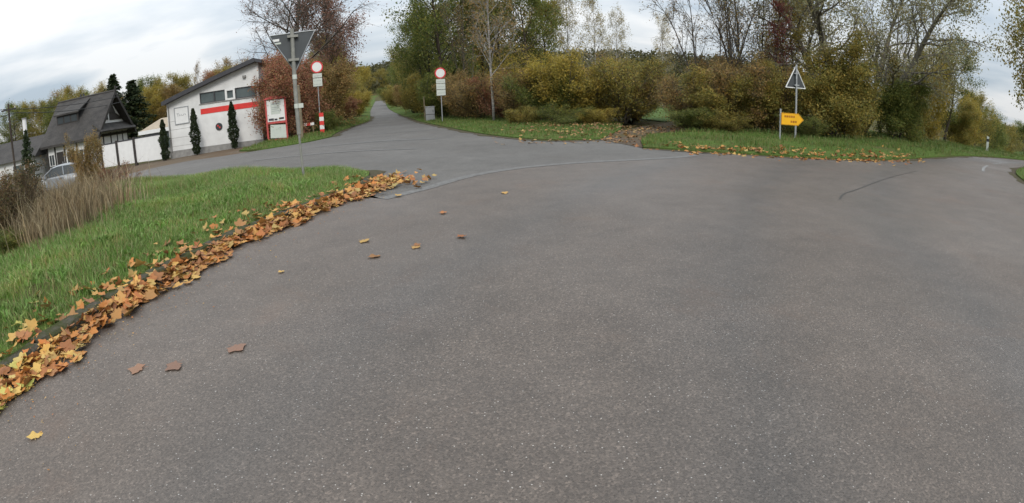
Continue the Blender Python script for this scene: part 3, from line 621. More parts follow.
for a_ in [('bushy', 1, -13.5, 28.9, 5.5, 'rust', 'rust bush at the right end of the white building', 1.05),
           ('bushy', 2, -12.9, 31.6, 5.5, 'rust', 'tall rust red bush behind the give way sign', 1.1),
           ('bushy', 3, -12.9, 34.0, 5.9, 'rust', 'tallest rust brown bush under the bare tree', 1.1),
           ('bushy', 1, -12.9, 37.2, 5.6, 'brown', 'brown bush directly behind the left round sign', 1.05),
           ('bushy', 2, -14.4, 42.5, 4.8, 'gold', 'yellowing bush beside the road beyond the left round sign', .9),
           ('broad', 3, -15.2, 46.0, 11.8, 'mauve', 'tall mauve brown tree between the bare tree and the straight road', .8)]:
    plant(a_[0], a_[1], a_[2], a_[3], a_[4], a_[5], 'barkd', 'autumn_bush' if a_[0] == 'bushy' else 'autumn_tree', a_[6], 'bush' if a_[0] == 'bushy' else T, G, a_[7])
plant('shrub', 1, -10.9, 31.9, 1.5, 'green', 'barkd', 'low_shrub', 'small green shrub at the foot of the left round sign', 'bush')
G = 'trees along the left side of the straight road'
for k, (s_, x, y, t_, lf, w_) in enumerate([(2, -18.4, 54, 9.0, 'olive', .9), (1, -20.8, 64, 8.6, 'olive', .9), (3, -26.6, 84, 9.0, 'gold', 1), (2, -33.6, 112, 9.4, 'olive', 1.1), (1, -17.4, 49, 5.4, 'gold', .9)]):
    plant('broad', s_, x, y, t_, lf, 'barkd', 'roadside_tree', ['olive tree on the left of the straight road, right behind the bare tree', 'second olive tree along the left side of the straight road', 'golden tree far up the left side of the straight road', 'farthest small tree on the left of the straight road', 'low golden tree behind the yellowing bush left of the road'][k], T, G, w_)
G = 'trees along the right side of the straight road'
RT = [('broad', 3, -14.0, 80, 9.0, 'olive', 'barkd', 'farthest olive tree on the right of the straight road', 1.0),
      ('broad', 1, -9.6, 65, 9.4, 'olive', 'barkd', 'olive tree left of the dense green tree along the straight road', 1.0),
      ('broad', 2, -7.2, 51, 10.4, 'green', 'barkd', 'green tree left of the tall dense one at the right of the road', .95),
      ('broad', 1, -4.3, 43.0, 12.2, 'green', 'barkd', 'tall dense green tree standing above the right round sign', .95),
      ('broad', 3, -.6, 45, 12.6, 'olive', 'bark', 'tall olive tree between the dense green tree and the dark one', .8),
      ('broad', 2, 1.7, 43.5, 11.6, 'green', 'barkd', 'dark green tree behind the white stemmed birch', .7)]
for a_ in RT: plant(a_[0], a_[1], a_[2], a_[3], a_[4], a_[5], a_[6], 'roadside_tree', a_[7], T, G, a_[8])
plant('broad', 3, -20.5, 106, 9.0, 'green', 'barkd', 'roadside_tree', 'small green tree where the straight road ends', T, G, 1.0)
for k, (x, y, t_, lf) in enumerate([(-57, 252, 11, 'olive'), (-49, 246, 12, 'green'), (-40, 142, 10, 'gold'), (-26, 140, 10, 'olive'), (-65, 246, 12, 'gold'), (-49, 178, 11, 'olive'), (-34, 178, 11, 'green')]):
    plant('broad', 1 + k % 3, x, y, t_, lf, 'barkd', 'far_tree', ['olive tree closing the view at the top of the straight road', 'green tree at the right of the top of the straight road', 'golden tree at the left of the top of the straight road', 'olive tree far right of the top of the straight road', 'golden tree closing the view left of the olive one', 'olive tree far up on the left side of the straight road', 'green tree far up on the right side of the straight road'][k], T, 'trees at the top of the straight road', 1.2)
for k, (x, y, t_, lf, w_) in enumerate([(3.6, 50, 10.5, 'olive', .8), (-2.2, 50, 12.5, 'gold', .8), (-9.0, 58, 10.5, 'green', .9)]):
    plant('broad', 2 + k % 2, x, y, t_, lf, 'barkd', 'roadside_tree', ['olive tree behind the dark green one right of the birch', 'golden brown tree in the second row behind the right round sign', 'green tree in the second row along the straight road'][k], T, G, w_)
plant('birch', 1, -.75, 31.0, 11.2, 'brown', 'birch', 'birch_tree', 'slim pale stemmed birch rising from the verge right of the cabinet', T)
plant('thin', 2, -2.7, 38.0, 11.4, 'brown', 'bark', 'bare_tree', 'thin bare tree between the right round sign and the pale birch', T, wide=.5)
G = 'birches behind the brown hedge'
for k, (s_, x, y, t_, w_) in enumerate([(2, 5.3, 45.7, 12.0, .9), (3, 7.9, 48, 10.6, .9), (1, 8.7, 43.2, 8.4, .85), (2, 16.9, 57.5, 10.6, .8)]):
    plant('birch', s_, x, y, t_, 'pale', 'birch', 'birch_tree', ['tallest pale yellow birch behind the hedge', 'pale birch in the middle of the three behind the hedge', 'shortest pale birch of the three behind the hedge', 'lone sparse grey birch behind the hedge above the dirt track'][k], T, G, w_)
G = 'shrubs of the brown hedge between the two signs'
HS = [('shrub', 1, -2.9, 37.4, 3.6, 'brown', 'brown shrub right behind the right round sign'), ('twiggy', 1, -1.6, 34.6, 3.4, 'brown', 'twiggy brown shrub left of the pale birch'),
      ('shrub', 2, -.1, 32.4, 3.1, 'rust', 'reddish shrub at the foot of the pale birch'), ('twiggy', 2, 1.0, 29.6, 3.3, 'brown', 'twiggy brown shrub right of the pale birch'),
      ('shrub', 3, 2.0, 27.6, 3.0, 'green', 'dark green shrub in the middle of the brown hedge'), ('shrub', 1, 3.2, 27.5, 4.0, 'gold', 'yellow shrub right of the dark green hedge shrub'),
      ('twiggy', 3, 4.5, 27.2, 2.8, 'gold', 'thin golden shrub behind the mouth of the dirt track'), ('twiggy', 2, 5.7, 26.8, 3.7, 'olive', 'olive shrub left of the dirt track, below the shortest birch'),
      ('twiggy', 1, 6.6, 28.5, 3.0, 'brown', 'brown twiggy shrub at the far end of the dirt track'), ('twiggy', 3, 12.4, 28.8, 3.6, 'brown', 'brown shrub behind the bend of the dirt track'),
      ('twiggy', 2, 8.0, 22.9, 2.7, 'brown', 'twiggy brown shrub right of the dirt track'), ('shrub', 1, 8.7, 21.7, 2.9, 'olive', 'round olive shrub under the leaning bare stems'),
      ('twiggy', 3, 9.6, 22.2, 3.5, 'brown', 'dense brown shrub left of the yellow arrow sign'), ('twiggy', 2, 10.6, 21.4, 3.2, 'brown', 'brown shrub right behind the warning triangle'),
      ('shrub', 3, 11.6, 20.9, 3.1, 'olive', 'olive shrub right of the warning triangle'), ('twiggy', 1, 2.6, 31.0, 4.3, 'gold', 'taller yellow shrub in the second row of the hedge'),
      ('twiggy', 3, 5.0, 30.6, 3.9, 'brown', 'taller brown shrub in the second row of the hedge'), ('twiggy', 2, 7.6, 31.5, 4.0, 'olive', 'taller twiggy shrub behind the end of the dirt track'),
      ('shrub', 2, 12.4, 26.6, 4.0, 'brown', 'tall brown shrub behind the bare leaning stems'), ('shrub', 1, -4.9, 40.2, 3.6, 'green', 'green shrub behind the grey cabinet'),
      ('shrub', 2, -6.6, 46.5, 4.0, 'olive', 'olive shrub at the edge of the straight road beyond the cabinet'), ('shrub', 3, -9.8, 57.5, 4.2, 'olive', 'olive shrub farther up the right edge of the straight road'),
      ('twiggy', 3, 14.6, 30.5, 4.1, 'olive', 'olive twiggy shrub behind the leaning bare stems')]
for a_ in HS: plant(a_[0], a_[1], a_[2], a_[3], a_[4], a_[5], 'bark', 'hedge_shrub', a_[6], 'shrub', G, 1.15)
for k, (s_, x, y, t_, lf) in enumerate([(1, -10.0, 63, 3.6, 'olive'), (2, -15.0, 81, 4.0, 'brown'), (3, -19.5, 97, 4.2, 'olive'), (2, -25.2, 121, 4.6, 'green'), (1, -17.6, 61, 3.4, 'gold'), (3, -22.0, 76, 3.8, 'olive'), (2, -26.8, 95, 4.0, 'brown'), (1, -33.2, 120, 4.4, 'gold'), (3, -16.4, 53, 2.6, 'rust')]):
    plant('shrub', s_, x, y, t_, lf, 'barkd', 'roadside_shrub', ['olive shrub close to the right edge of the straight road', 'brown shrub farther up the right edge of the straight road', 'olive shrub far up the right edge of the straight road', 'farthest green shrub on the right edge of the straight road', 'golden shrub close to the left edge of the straight road', 'olive shrub farther up the left edge of the straight road', 'brown shrub far up the left edge of the straight road', 'farthest golden shrub on the left edge of the straight road', 'low rust shrub where the straight road narrows, on its left'][k], 'shrub', 'shrubs lining the straight road', 1.3)
G = 'low plants at the foot of the hedge'
for k, (x, y, t_, lf) in enumerate([(2.6, 24.6, 1.3, 'green'), (4.0, 24.4, 1.1, 'gold'), (7.4, 20.9, 1.3, 'green'), (8.4, 20.1, 1.2, 'olive'), (11.3, 18.6, 1.2, 'green'), (.6, 26.5, 1.2, 'olive')]):
    plant('twiggy', 1 + k % 3, x, y, t_ * .85, lf, 'barkd', 'low_shrub', ['low green plant at the hedge foot left of the dirt track', 'low yellow plant at the hedge foot by the dirt track', 'low green bramble right of the dirt track mouth', 'low olive bramble left of the yellow arrow sign', 'low green plant right of the warning triangle post', 'low olive plant below the dark green hedge shrub'][k], 'bush', G, 1.9)
G = 'bare multi-stemmed trees above the hedge'
for k, (s_, x, y, t_, w_, rz) in enumerate([(1, 9.4, 24.2, 10.4, .9, .6), (3, 11.0, 24.4, 10.8, .9, 2.4), (2, 12.6, 25.0, 10.2, .85, 4.4)]):
    plant('thin', s_, x, y, t_, 'brown', 'bark', 'bare_tree', ['bare leaning multi-stemmed tree above the dirt track', 'middle one of the three bare multi-stemmed trees over the hedge', 'bare multi-stemmed tree above the yellow arrow sign'][k], T, G, w_, rz)
plant('birch', 3, 12.6, 22.9, 6.2, 'crimson', 'barkd', 'red_sapling', 'slim sapling with dark red leaves left of the warning triangle', T, wide=.9)
plant('bushy', 3, 12.9, 19.0, 4.3, 'olive', 'barkd', 'golden_bush', 'broad yellow green bush right of the yellow arrow sign', 'bush', wide=1.2)
plant('bushy', 1, 14.9, 20.4, 3.6, 'olive', 'barkd', 'olive_bush', 'olive bush under the big grey willow', 'bush', wide=1.15)
plant('willow', 1, 16.4, 22.4, 12.0, 'willow', 'barkw', 'willow_tree', 'big grey green willow with crooked limbs right of the signs', T, wide=1.0, rz=.8)
plant('thin', 3, 19.5, 23.5, 10.5, 'willow', 'barkw', 'bare_tree', 'thin bare tree at the right side of the big willow', T, wide=.8, rz=.2)
plant('broad', 2, 14.6, 25.5, 7.0, 'gold', 'bark', 'field_maple', 'golden tree behind the warning triangle and the willow', T, wide=.8)
G = 'trees and bushes along the verge of the descending main road'
for k, (kd, s_, x, y, t_, lf, w_) in enumerate([('bushy', 2, 17.6, 20.4, 3.5, 'green', 1.2), ('bushy', 3, 20.2, 22.4, 4.4, 'olive', 1.1), ('bushy', 1, 22.9, 24.4, 4.7, 'gold', 1.0), ('broad', 3, 27.2, 27.6, 6.0, 'olive', 1.05), ('broad', 1, 31.2, 30.2, 7.0, 'green', 1.0), ('bushy', 2, 37.0, 33.6, 5.4, 'gold', 1.1), ('broad', 2, 45.6, 39.4, 6.4, 'olive', 1.1), ('broad', 3, 57, 47, 7.4, 'green', 1.1), ('bushy', 3, 25, 26, 3.6, 'brown', 1.1), ('bushy', 1, 33.5, 31.6, 4.0, 'olive', 1.2)]):
    plant(kd, s_, x, y, t_, lf, 'barkd', 'verge_tree', ['dark green bush at the right foot of the willow', 'olive bush just right of the willow', 'yellow bush right of the willow along the main road', 'olive tree in front of the round topped green one', 'round topped green tree along the descending main road', 'golden bush right of the round topped green tree', 'olive tree near the end of the roadside row', 'farthest green tree of the roadside row', 'low brown bush between the yellow bush and the olive tree', 'low olive bush at the foot of the round topped tree'][k], T if kd == 'broad' else 'bush', G, w_)
plant('broad', 2, 30.0, 18.9, 12.0, 'olive', 'barkd', 'overhanging_tree', 'tree with olive foliage reaching in at the right edge of the photo', T, wide=1.0, rz=1.2)
G = 'far trees beyond the field at the right edge'
for k, (x, y, t_, lf) in enumerate([(78, 60, 8, 'olive'), (90, 64, 9, 'green'), (98, 60, 9, 'brown'), (105, 66, 10, 'olive'), (70, 56, 7, 'green')]):
    plant('broad', 1 + k % 3, x, y, t_, lf, 'barkd', 'far_tree', ['leftmost far tree beyond the field at the end of the main road', 'green far tree beyond the field, second from the end of the road', 'brown far tree beyond the field near the right edge of the photo', 'tallest olive far tree beyond the field near the right edge', 'green far tree just behind the end of the roadside row'][k], T, G, 1.3)

# the wooded skyline behind the house and the white building
def conifer_mesh(seed):
    r = random.Random(seed); wd = MB(); wd.tube([(0, 0, -.1), (0, 0, 10)], [.14, .01], 6); C = []
    for i in range(34):
        z0 = 1.4 + 8.4 * i / 33; l_ = (10.3 - z0) * .26 * r.uniform(.7, 1.15)
        for j in range(7):
            a0_ = r.uniform(0, 6.28)
            for k in range(22):
                t = r.random() ** .7; C.append((math.cos(a0_) * l_ * t + r.gauss(0, .09), math.sin(a0_) * l_ * t + r.gauss(0, .09), z0 - .28 * l_ * t + r.gauss(0, .08)))
    return wd.mesh('trunk'), leaf_cloud('crown', np.array(C), .15, seed)
CON = conifer_mesh(5)
def two_part(name, x, y, sc_, meshes, bark, leaf, label, cat, group=None, z=None):
    e_ = empty(name, (x, y, h(x, y) if z is None else z), random.uniform(0, 6), label, cat, group); e_.scale = sc_
    for nm, me, mt in (('trunk', meshes[0], bark), ('crown', meshes[1], 'lf_' + leaf)):
        o = bpy.data.objects.new(nm, me); col.objects.link(o); o.parent = e_; slot(o, mt)
    return e_
G = 'dark conifers behind the house'
two_part('conifer', -45.9, 52.9, (1.7, 1.7, .92), CON, 'barkd', 'dark', 'dark conifer just right of the house roof peak', T, G)
two_part('conifer', -45.2, 55.8, (1.9, 1.9, .82), CON, 'barkd', 'dark', 'second dark conifer, farther from the house roof peak', T, G)
two_part('conifer', -18.4, 15.2, (.3, .3, .29), CON, 'barkd', 'dark', 'small dark conifer at the left end of the house', T)
G = 'autumn trees on the skyline behind the buildings'
BT = [(-62, 60, 9, 'brown'), (-70, 58, 9, 'olive'), (-50, 64, 8.6, 'green'), (-38, 72, 9, 'brown'), (-41, 72, 8.6, 'gold'), (-56, 57, 8, 'green'), (-66.8, 52.5, 8.2, 'green'), (-64.0, 56, 8.2, 'olive'), (-58, 54, 7.8, 'green'), (-52.6, 53.4, 8.0, 'olive'), (-53, 58.8, 8.6, 'pale'), (-44.6, 59.4, 6.8, 'gold'), (-46.5, 63, 7.4, 'olive'), (-44.6, 66.2, 8.4, 'olive'), (-40.2, 68.9, 8.0, 'rust'), (-37, 68.3, 7.8, 'olive'), (-42, 60, 6.6, 'brown'), (-34, 66, 6.4, 'brown'), (-31, 62, 6.6, 'olive'), (-49.4, 57, 6.4, 'brown')]
BL = ['brown tree in the second row behind the left end of the house', 'olive tree at the very left edge of the skyline', 'green tree in the second row behind the conifers', 'brown tree in the second row right of the poplar', 'golden tree in the second row left of the poplar', 'green tree rising behind the dormer of the house', 'green tree at the left edge behind the utility pole', 'olive tree behind the white mast', 'green tree behind the left end of the house roof', 'olive tree behind the middle of the house roof', 'pale thin tree behind the house ridge', 'golden tree right of the dark conifers', 'olive tree above the beige shed roof', 'olive tree above the lower end of the white building', 'rust tree just right of the tall poplar', 'olive tree above the roof slope of the white building', 'low brown tree between the conifers and the white building', 'low brown tree behind the white building roof', 'olive tree behind the peak of the white building', 'brown tree between the house roof and the conifers']
for k, (x, y, t_, lf) in enumerate(BT): plant('broad', 1 + k % 3, x, y, t_, lf, 'barkd', 'skyline_tree', BL[k], T, G, 1.05)
plant('birch', 1, -43.6, 69.5, 10.2, 'brown', 'bark', 'poplar_tree', 'tall thin bare poplar on the skyline above the white building', T, wide=.55)
# clipped columns of yew in front of the white building
def column_mesh(seed):
    r = random.Random(seed); wd = MB(); wd.tube([(0, 0, -.1), (0, 0, 2.7)], [.04, .01], 6); C = []
    for i in range(4200):
        z0 = r.random() ** .9 * 2.8; rad = .22 * (1 + .25 * r.random()) * (min(1, .55 + z0) * (1 - max(0, z0 - 1.6) / 1.35) ** .8 if z0 < 2.95 else .03) * (1 + .2 * math.sin(5 * z0 + seed) + .12 * math.sin(13 * z0 + 2 * seed)); a0_ = r.uniform(0, 6.28); q_ = rad * math.sqrt(r.uniform(.35, 1.1)); C.append((math.cos(a0_) * q_, math.sin(a0_) * q_, z0 + .04))
    return wd.mesh('trunk'), leaf_cloud('crown', np.array(C), .05, seed)
G = 'slim columnar conifers against the white building'
COLM = [column_mesh(s_) for s_ in (1, 2, 3)]
for k, (x, y, sz) in enumerate([(-20.95, 28.7, .88), (-18.55, 28.75, .98), (-16.05, 29.2, .98)]):
    two_part('columnar_conifer', x, y, (1.15, 1.15, sz), COLM[k], 'barkd', 'dark', ['slim columnar conifer at the corner between white fence and building', 'slim columnar conifer left of the porthole', 'slim columnar conifer right of the porthole'][k], T, G)
# plants at the left edge of the verge
plant('twiggy', 2, -8.1, 5.9, 1.45, 'umber', 'barkd', 'bramble_bush', 'dark brown bramble at the left edge in front of the dry stalks', 'bush', wide=1.1, z=.1)
plant('shrub', 3, -11.3, 8.6, 1.1, 'umber', 'barkd', 'bramble_bush', 'second dark bramble behind the dry stalks at the left edge', 'bush', wide=1.2, z=.1)
plant('shrub', 1, -7.4, 5.2, .5, 'green', 'barkd', 'bramble_bush', 'low green bramble at the left edge below the brown one', 'bush', wide=1.9, z=.1)
plant('twiggy', 3, -10.9, 11.1, 1.95, 'brown', 'barkd', 'brown_shrub', 'tall narrow brown shrub standing in front of the house', 'bush', wide=.5, z=0.0)
plant('twiggy', 1, -10.6, 11.7, 1.0, 'rust', 'barkd', 'red_shrub', 'low reddish shrub right of the tall narrow one', 'bush', wide=1.2, z=0.0)

# far wooded hill: a long ridge with a closed canopy
hx = np.linspace(-500, 700, 240); hy = np.linspace(230, 520, 40); gx, gy = np.meshgrid(hx, hy)
ridge = sm(230, 330, gy) * (14 + 7 * np.sin(gx * .006 + 1.0) + 3 * np.sin(gx * .021)) * (1 - .85 * sm(150, 420, gx)) + sm(230, 330, gy) * rng.normal(0, .8, gx.shape)
idx = np.arange(gx.size).reshape(gx.shape); q = np.stack([idx[:-1, :-1].ravel(), idx[:-1, 1:].ravel(), idx[1:, 1:].ravel(), idx[1:, :-1].ravel()], 1)
tag(link('hill', trimesh('hill', np.stack([gx.ravel(), gy.ravel(), ridge.ravel() + H(gx, gy).ravel() - .3], 1), q), 'rough', smooth=True), kind='structure')
n = 26000; x = rng.uniform(-420, 600, n); y = rng.uniform(245, 345, n); zz = sm(230, 330, y) * (14 + 7 * np.sin(x * .006 + 1.0) + 3 * np.sin(x * .021)) * (1 - .85 * sm(150, 420, x)) + H(x, y)
C = np.repeat(np.stack([x, y, zz + rng.uniform(.5, 4.5, n)], 1), 3, 0) + rng.normal(0, 1.2, (3 * n, 3))
tag(link('hill_woods', leaf_cloud('hill_woods', C, 1.1, 4), 'lf_hill'), 'distant wooded hill along the skyline behind the hedge', 'woods', kind='stuff')
# ------------------------------------------------------------------ the white building
wb = empty('white_building', (-20.85, 29.2, -.3), math.atan2(2, 10), 'white flat fronted building with red stripe, long window band and sloping roof', 'building')
PK, WD = 6.2, 6.3
def roof_z(x): return 3.3 + .285 * x if x < PK else 3.3 + .285 * PK - .30 * (x - PK)
# front wall: opening for the window band is left free, the wall is made of butted pieces
W0, W1, WZ0, WZ1 = 2.35, 6.1, 3.0, 3.66
m = MB(); m.prism([(0, 0), (WD, 0), (WD, WZ0), (0, WZ0)], 0, .25)
m.prism([(0, WZ0), (W0, WZ0), (W0, roof_z(W0)), (0, roof_z(0))], 0, .25)
m.prism([(W0, WZ1), (W1, WZ1), (W1, roof_z(W1)), (PK, roof_z(PK)), (W0, roof_z(W0))], 0, .25)
m.prism([(W1, WZ0), (WD, WZ0), (WD, roof_z(WD)), (W1, roof_z(W1))], 0, .25)
m.box(0, .25, .25, 9, 0, roof_z(0)); m.box(WD - .25, WD, .25, 9, 0, roof_z(WD)); m.prism([(.25, 0), (WD - .25, 0), (WD - .25, roof_z(WD)), (PK, roof_z(PK)), (.25, roof_z(0))], 8.75, 9)
wall = m.build('wall', 'offwhite', wb)
for zz in (.62, 1.14, 1.66, 2.18):
    MB().box(.02, 2.0, -.006, .004, zz, zz + .018).build('panel_joint', 'plinth', wall)
rf = MB().prism([(-.12, roof_z(0) - .035), (PK, roof_z(PK)), (PK, roof_z(PK) + .2), (-.12, roof_z(0) + .165)], -.45, 9.2).prism([(PK, roof_z(PK)), (WD + .35, roof_z(WD) - .105), (WD + .35, roof_z(WD) + .095), (PK, roof_z(PK) + .2)], -.45, 9.2).build('roof', 'darkmetal', wb)
MB().prism([(-.15, roof_z(0) - .06), (PK, roof_z(PK) - .015), (PK, roof_z(PK) + .24), (-.15, roof_z(0) + .19)], -.49, -.452).build('fascia', 'darkmetal', rf)
MB().tube([(.12, -.06, .3), (.12, -.06, roof_z(0) - .12)], .045, 8).build('downpipe', 'plinth', wb)
MB().box(-.03, WD + .03, -.035, -.004, -.3, .36).build('plinth', 'plinth', wb)
MB().box(W0, WD - .05, -.02, -.003, 2.35, 2.68).build('red_stripe', 'red', wb)
for k, (x0, x1) in enumerate([(W0, 3.32), (3.32, 4.06), (4.06, 4.72), (4.72, W1)]):
    wn = MB().box(x0 + .04, x1 - .04, .10, .13, WZ0 + .05, WZ1 - .05).build('window', 'glass', wb)
    if k == 2:
        fr = MB()
        for bx in ((x0, x0 + .13, WZ0, WZ1), (x1 - .13, x1, WZ0, WZ1), (x0 + .13, x1 - .13, WZ0, WZ0 + .1), (x0 + .13, x1 - .13, WZ1 - .1, WZ1)): fr.box(bx[0], bx[1], -.03, .09, bx[2], bx[3])
        fr.build('frame', 'white', wn)
    else:
        fr = MB()
        for bx in ((x0, x0 + .04, WZ0, WZ1), (x1 - .04, x1, WZ0, WZ1), (x0 + .04, x1 - .04, WZ0, WZ0 + .05), (x0 + .04, x1 - .04, WZ1 - .05, WZ1)): fr.box(bx[0], bx[1], .04, .14, bx[2], bx[3])
        fr.build('frame', 'darkmetal', wn)
MB().box(W0 - .05, W1 + .05, -.06, .0, WZ0 - .05, WZ0 - .002).build('sill', 'plinth', wb)
ph = MB().tube([(3.5, .02, 1.46), (3.5, -.045, 1.46)], .23, 20).build('porthole', 'darkmetal', wb)
MB().tube([(3.5, -.047, 1.46), (3.5, -.055, 1.46)], .17, 20).build('pane', 'carglass', ph)
for dx, dz in ((-.06, .06), (.05, -.05)): MB().tube([(3.5 + dx, -.057, 1.46 + dz), (3.5 + dx, -.062, 1.46 + dz)], .055, 10).build('red_dot', 'red', ph)
sg = MB().box(.55, 1.50, -.03, -.004, 1.98, 2.98).build('company_sign', 'white', wb)
fr = MB()
for bx in ((.52, .57, 1.95, 3.01), (1.48, 1.53, 1.95, 3.01), (.57, 1.48, 1.95, 2.0), (.57, 1.48, 2.96, 3.01)): fr.box(bx[0], bx[1], -.05, -.002, bx[2], bx[3])
fr.build('frame', 'fadedink', sg)
# the faded word on the sign cannot be read: soft strokes of its size
for k, (x0, w_, z0, hh) in enumerate([(.68, .16, 2.60, .035), (.745, .03, 2.44, .16), (.85, .03, 2.46, .12), (.90, .07, 2.49, .03), (1.0, .03, 2.46, .1), (1.05, .08, 2.46, .03), (1.15, .03, 2.46, .1), (1.2, .06, 2.53, .03), (1.29, .03, 2.46, .1)]):
    MB().box(x0, x0 + w_, -.036, -.031, z0, z0 + hh).build('letter_stroke', 'fadedink', sg)
MB().box(5.3, 5.5, -.16, -.002, 4.2, 4.34).build('wall_lamp', 'plinth', wb)

# the white garden fence: tall white panels between dark posts
fx0, fy0 = -21.3, 29.0
fd = np.array((-.995, -.02)); FA = math.atan2(.02, .995)
fe = empty('white_fence', (fx0, fy0, -.42), FA, 'white panelled fence with dark posts between house and white building', 'fence')
xx = 0.0
for k, wdt in enumerate((2.35, 1.55, 1.5, 1.5)):
    MB().box(xx - wdt + .09, xx - .09, -.03, .03, .1, 1.62 - .03 * k).build('panel', 'white', fe)
    MB().box(xx - wdt + .06, xx - .06, -.05, .05, 1.622 - .03 * k, 1.70 - .03 * k).build('cap_rail', 'darkmetal', fe)
    MB().box(xx - .088, xx + .088, -.09, .09, -.2, 1.78 - .03 * k).build('post', 'timber', fe)
    xx -= wdt
MB().box(xx - .088, xx + .088, -.09, .09, -.2, 1.7).build('post', 'timber', fe)
# shed with a beige roof behind the fence
sh = empty('garden_shed', (-24.0, 34.2, -.7), .12, 'low shed with beige roof behind the white fence', 'shed')
MB().box(-1.6, 1.7, -1.6, 1.6, 0, 2.15).build('wall', 'plinth', sh)
MB().prism([(-1.9, 2.152), (1.7, 2.95), (1.7, 3.08), (-1.9, 2.28)], -1.9, 1.9, 'x').build('roof', 'tileroof', sh)
MB().box(-1.9, 1.9, -2.0, -1.905, 2.06, 2.32).build('fascia', 'white', sh)
MB().box(-1.3, 1.3, -1.63, -1.602, .9, 2.0).build('window', 'glass', sh)

# ------------------------------------------------------------------ the timbered house
he = empty('timbered_house', (-40.97, 42.44, -.9), R(14.4), 'timber framed white house with steep dark slate roof and catslide dormer', 'house')
HX, HY, EZ, RZ = 2.95, 3.8, 3.2, 6.7          # half length, half depth, eave and ridge heights
m = MB(); m.box(-HX, HX, -HY, HY, 0, EZ + .1)
m.prism([(-HY, EZ + .1), (HY, EZ + .1), (0, RZ - .45)], HX - .25, HX, 'x'); m.prism([(-HY, EZ + .1), (HY, EZ + .1), (0, RZ - .45)], -HX, -HX + .25, 'x')
wl = m.build('wall', 'offwhite', he)
rf = MB(); ov, t_ = .55, .16
for s_ in (-1, 1):
    y1 = s_ * (HY + .62); sl_ = (RZ - EZ) / HY; z1 = RZ - sl_ * (HY + .62)
    rf.prism([(0, RZ), (y1, z1), (y1, z1 + t_ + .06), (0, RZ + t_ * 1.7)], -HX - .4, HX + .75, 'x')
rf = rf.build('roof', 'slate', he)
MB().tube([(-HX - .4, 0, RZ + .26), (HX + .75, 0, RZ + .26)], .11, 8).build('ridge_cap', 'slate', rf)
for s_ in (-1, 1):
    y1 = s_ * (HY + .7); z1 = RZ - (RZ - EZ) / HY * (HY + .7)
    MB().prism([(0, RZ - .12), (y1, z1 - .12), (y1, z1 + .3), (0, RZ + .32)], HX + .755, HX + .81, 'x').build('bargeboard', 'timber', rf)
MB().box(HX + .72, HX + .86, -.06, .06, RZ + .2, RZ + .75).build('finial', 'timber', rf)
for x_ in (-.5, -.15): MB().tube([(x_, .15, RZ + .1), (x_, .15, RZ + .62)], .1, 8).build('vent_pipe', 'darkmetal', rf)
# catslide dormer: its own flatter roof leaning out of the main slope
sl_ = (RZ - EZ) / HY
def main_z(y): return RZ + .2 + sl_ * y      # upper face of the front slope (y negative)
dm = MB(); ya, yb = -.35, -2.55; za, zb = main_z(ya) + .05, main_z(yb) + .95
xs_a, xs_b = (-.6, .9), (-2.1, .55)
dm.add([(xs_a[0], ya, za), (xs_a[1], ya, za), (xs_b[1] + .2, yb - .25, zb - .05), (xs_b[0] - .2, yb - .25, zb - .05), (xs_a[0], ya, za + .1), (xs_a[1], ya, za + .1), (xs_b[1] + .2, yb - .25, zb + .1), (xs_b[0] - .2, yb - .25, zb + .1)], [(0, 1, 2, 3), (4, 7, 6, 5), (0, 4, 5, 1), (1, 5, 6, 2), (2, 6, 7, 3), (3, 7, 4, 0)])
dmo = dm.build('dormer', 'slate', rf)
MB().box(xs_b[0], xs_b[1], yb, yb + .12, main_z(yb) - .1, zb).build('dormer_window', 'timber', rf)
for k in range(3): MB().box(xs_b[0] + .12 + k * .84, xs_b[0] + .8 + k * .84, yb - .025, yb - .004, main_z(yb) + .16, zb - .16).build('dormer_pane', 'carglass', rf)
# gable end: pent roof, upper timber screen with a window
pr = MB().add([(HX + .02, -HY - .3, EZ + .75), (HX + .02, HY + .3, EZ + .75), (HX + 1.0, HY + .3, EZ + .0), (HX + 1.0, -HY - .3, EZ + .0), (HX + .02, -HY - .3, EZ + .55), (HX + .02, HY + .3, EZ + .55), (HX + .95, HY + .3, EZ - .12), (HX + .95, -HY - .3, EZ - .12)], [(0, 1, 2, 3), (7, 6, 5, 4), (0, 3, 7, 4), (1, 5, 6, 2), (2, 6, 7, 3), (0, 4, 5, 1)]).build('pent_roof', 'slate', he)
MB().prism([(-.3, EZ + 1.0), (HY - .9, EZ + 1.0), (.55, RZ - 1.6), (0, RZ - .8), (-.3, RZ - 1.2)], HX + .01, HX + .06, 'x').build('gable_boarding', 'timber', he)
MB().prism([(-1.0, RZ - 1.8), (1.0, RZ - 1.8), (0, RZ - .5)], HX + .062, HX + .12, 'x').build('gable_boarding', 'timber', he)
gw = MB().box(HX + .01, HX + .07, -1.45, -.7, EZ + 1.05, EZ + 1.85).build('window', 'timber', he)
for y0 in (-1.38, -1.05): MB().box(HX + .072, HX + .085, y0, y0 + .28, EZ + 1.14, EZ + 1.76).build('pane', 'carglass', gw)
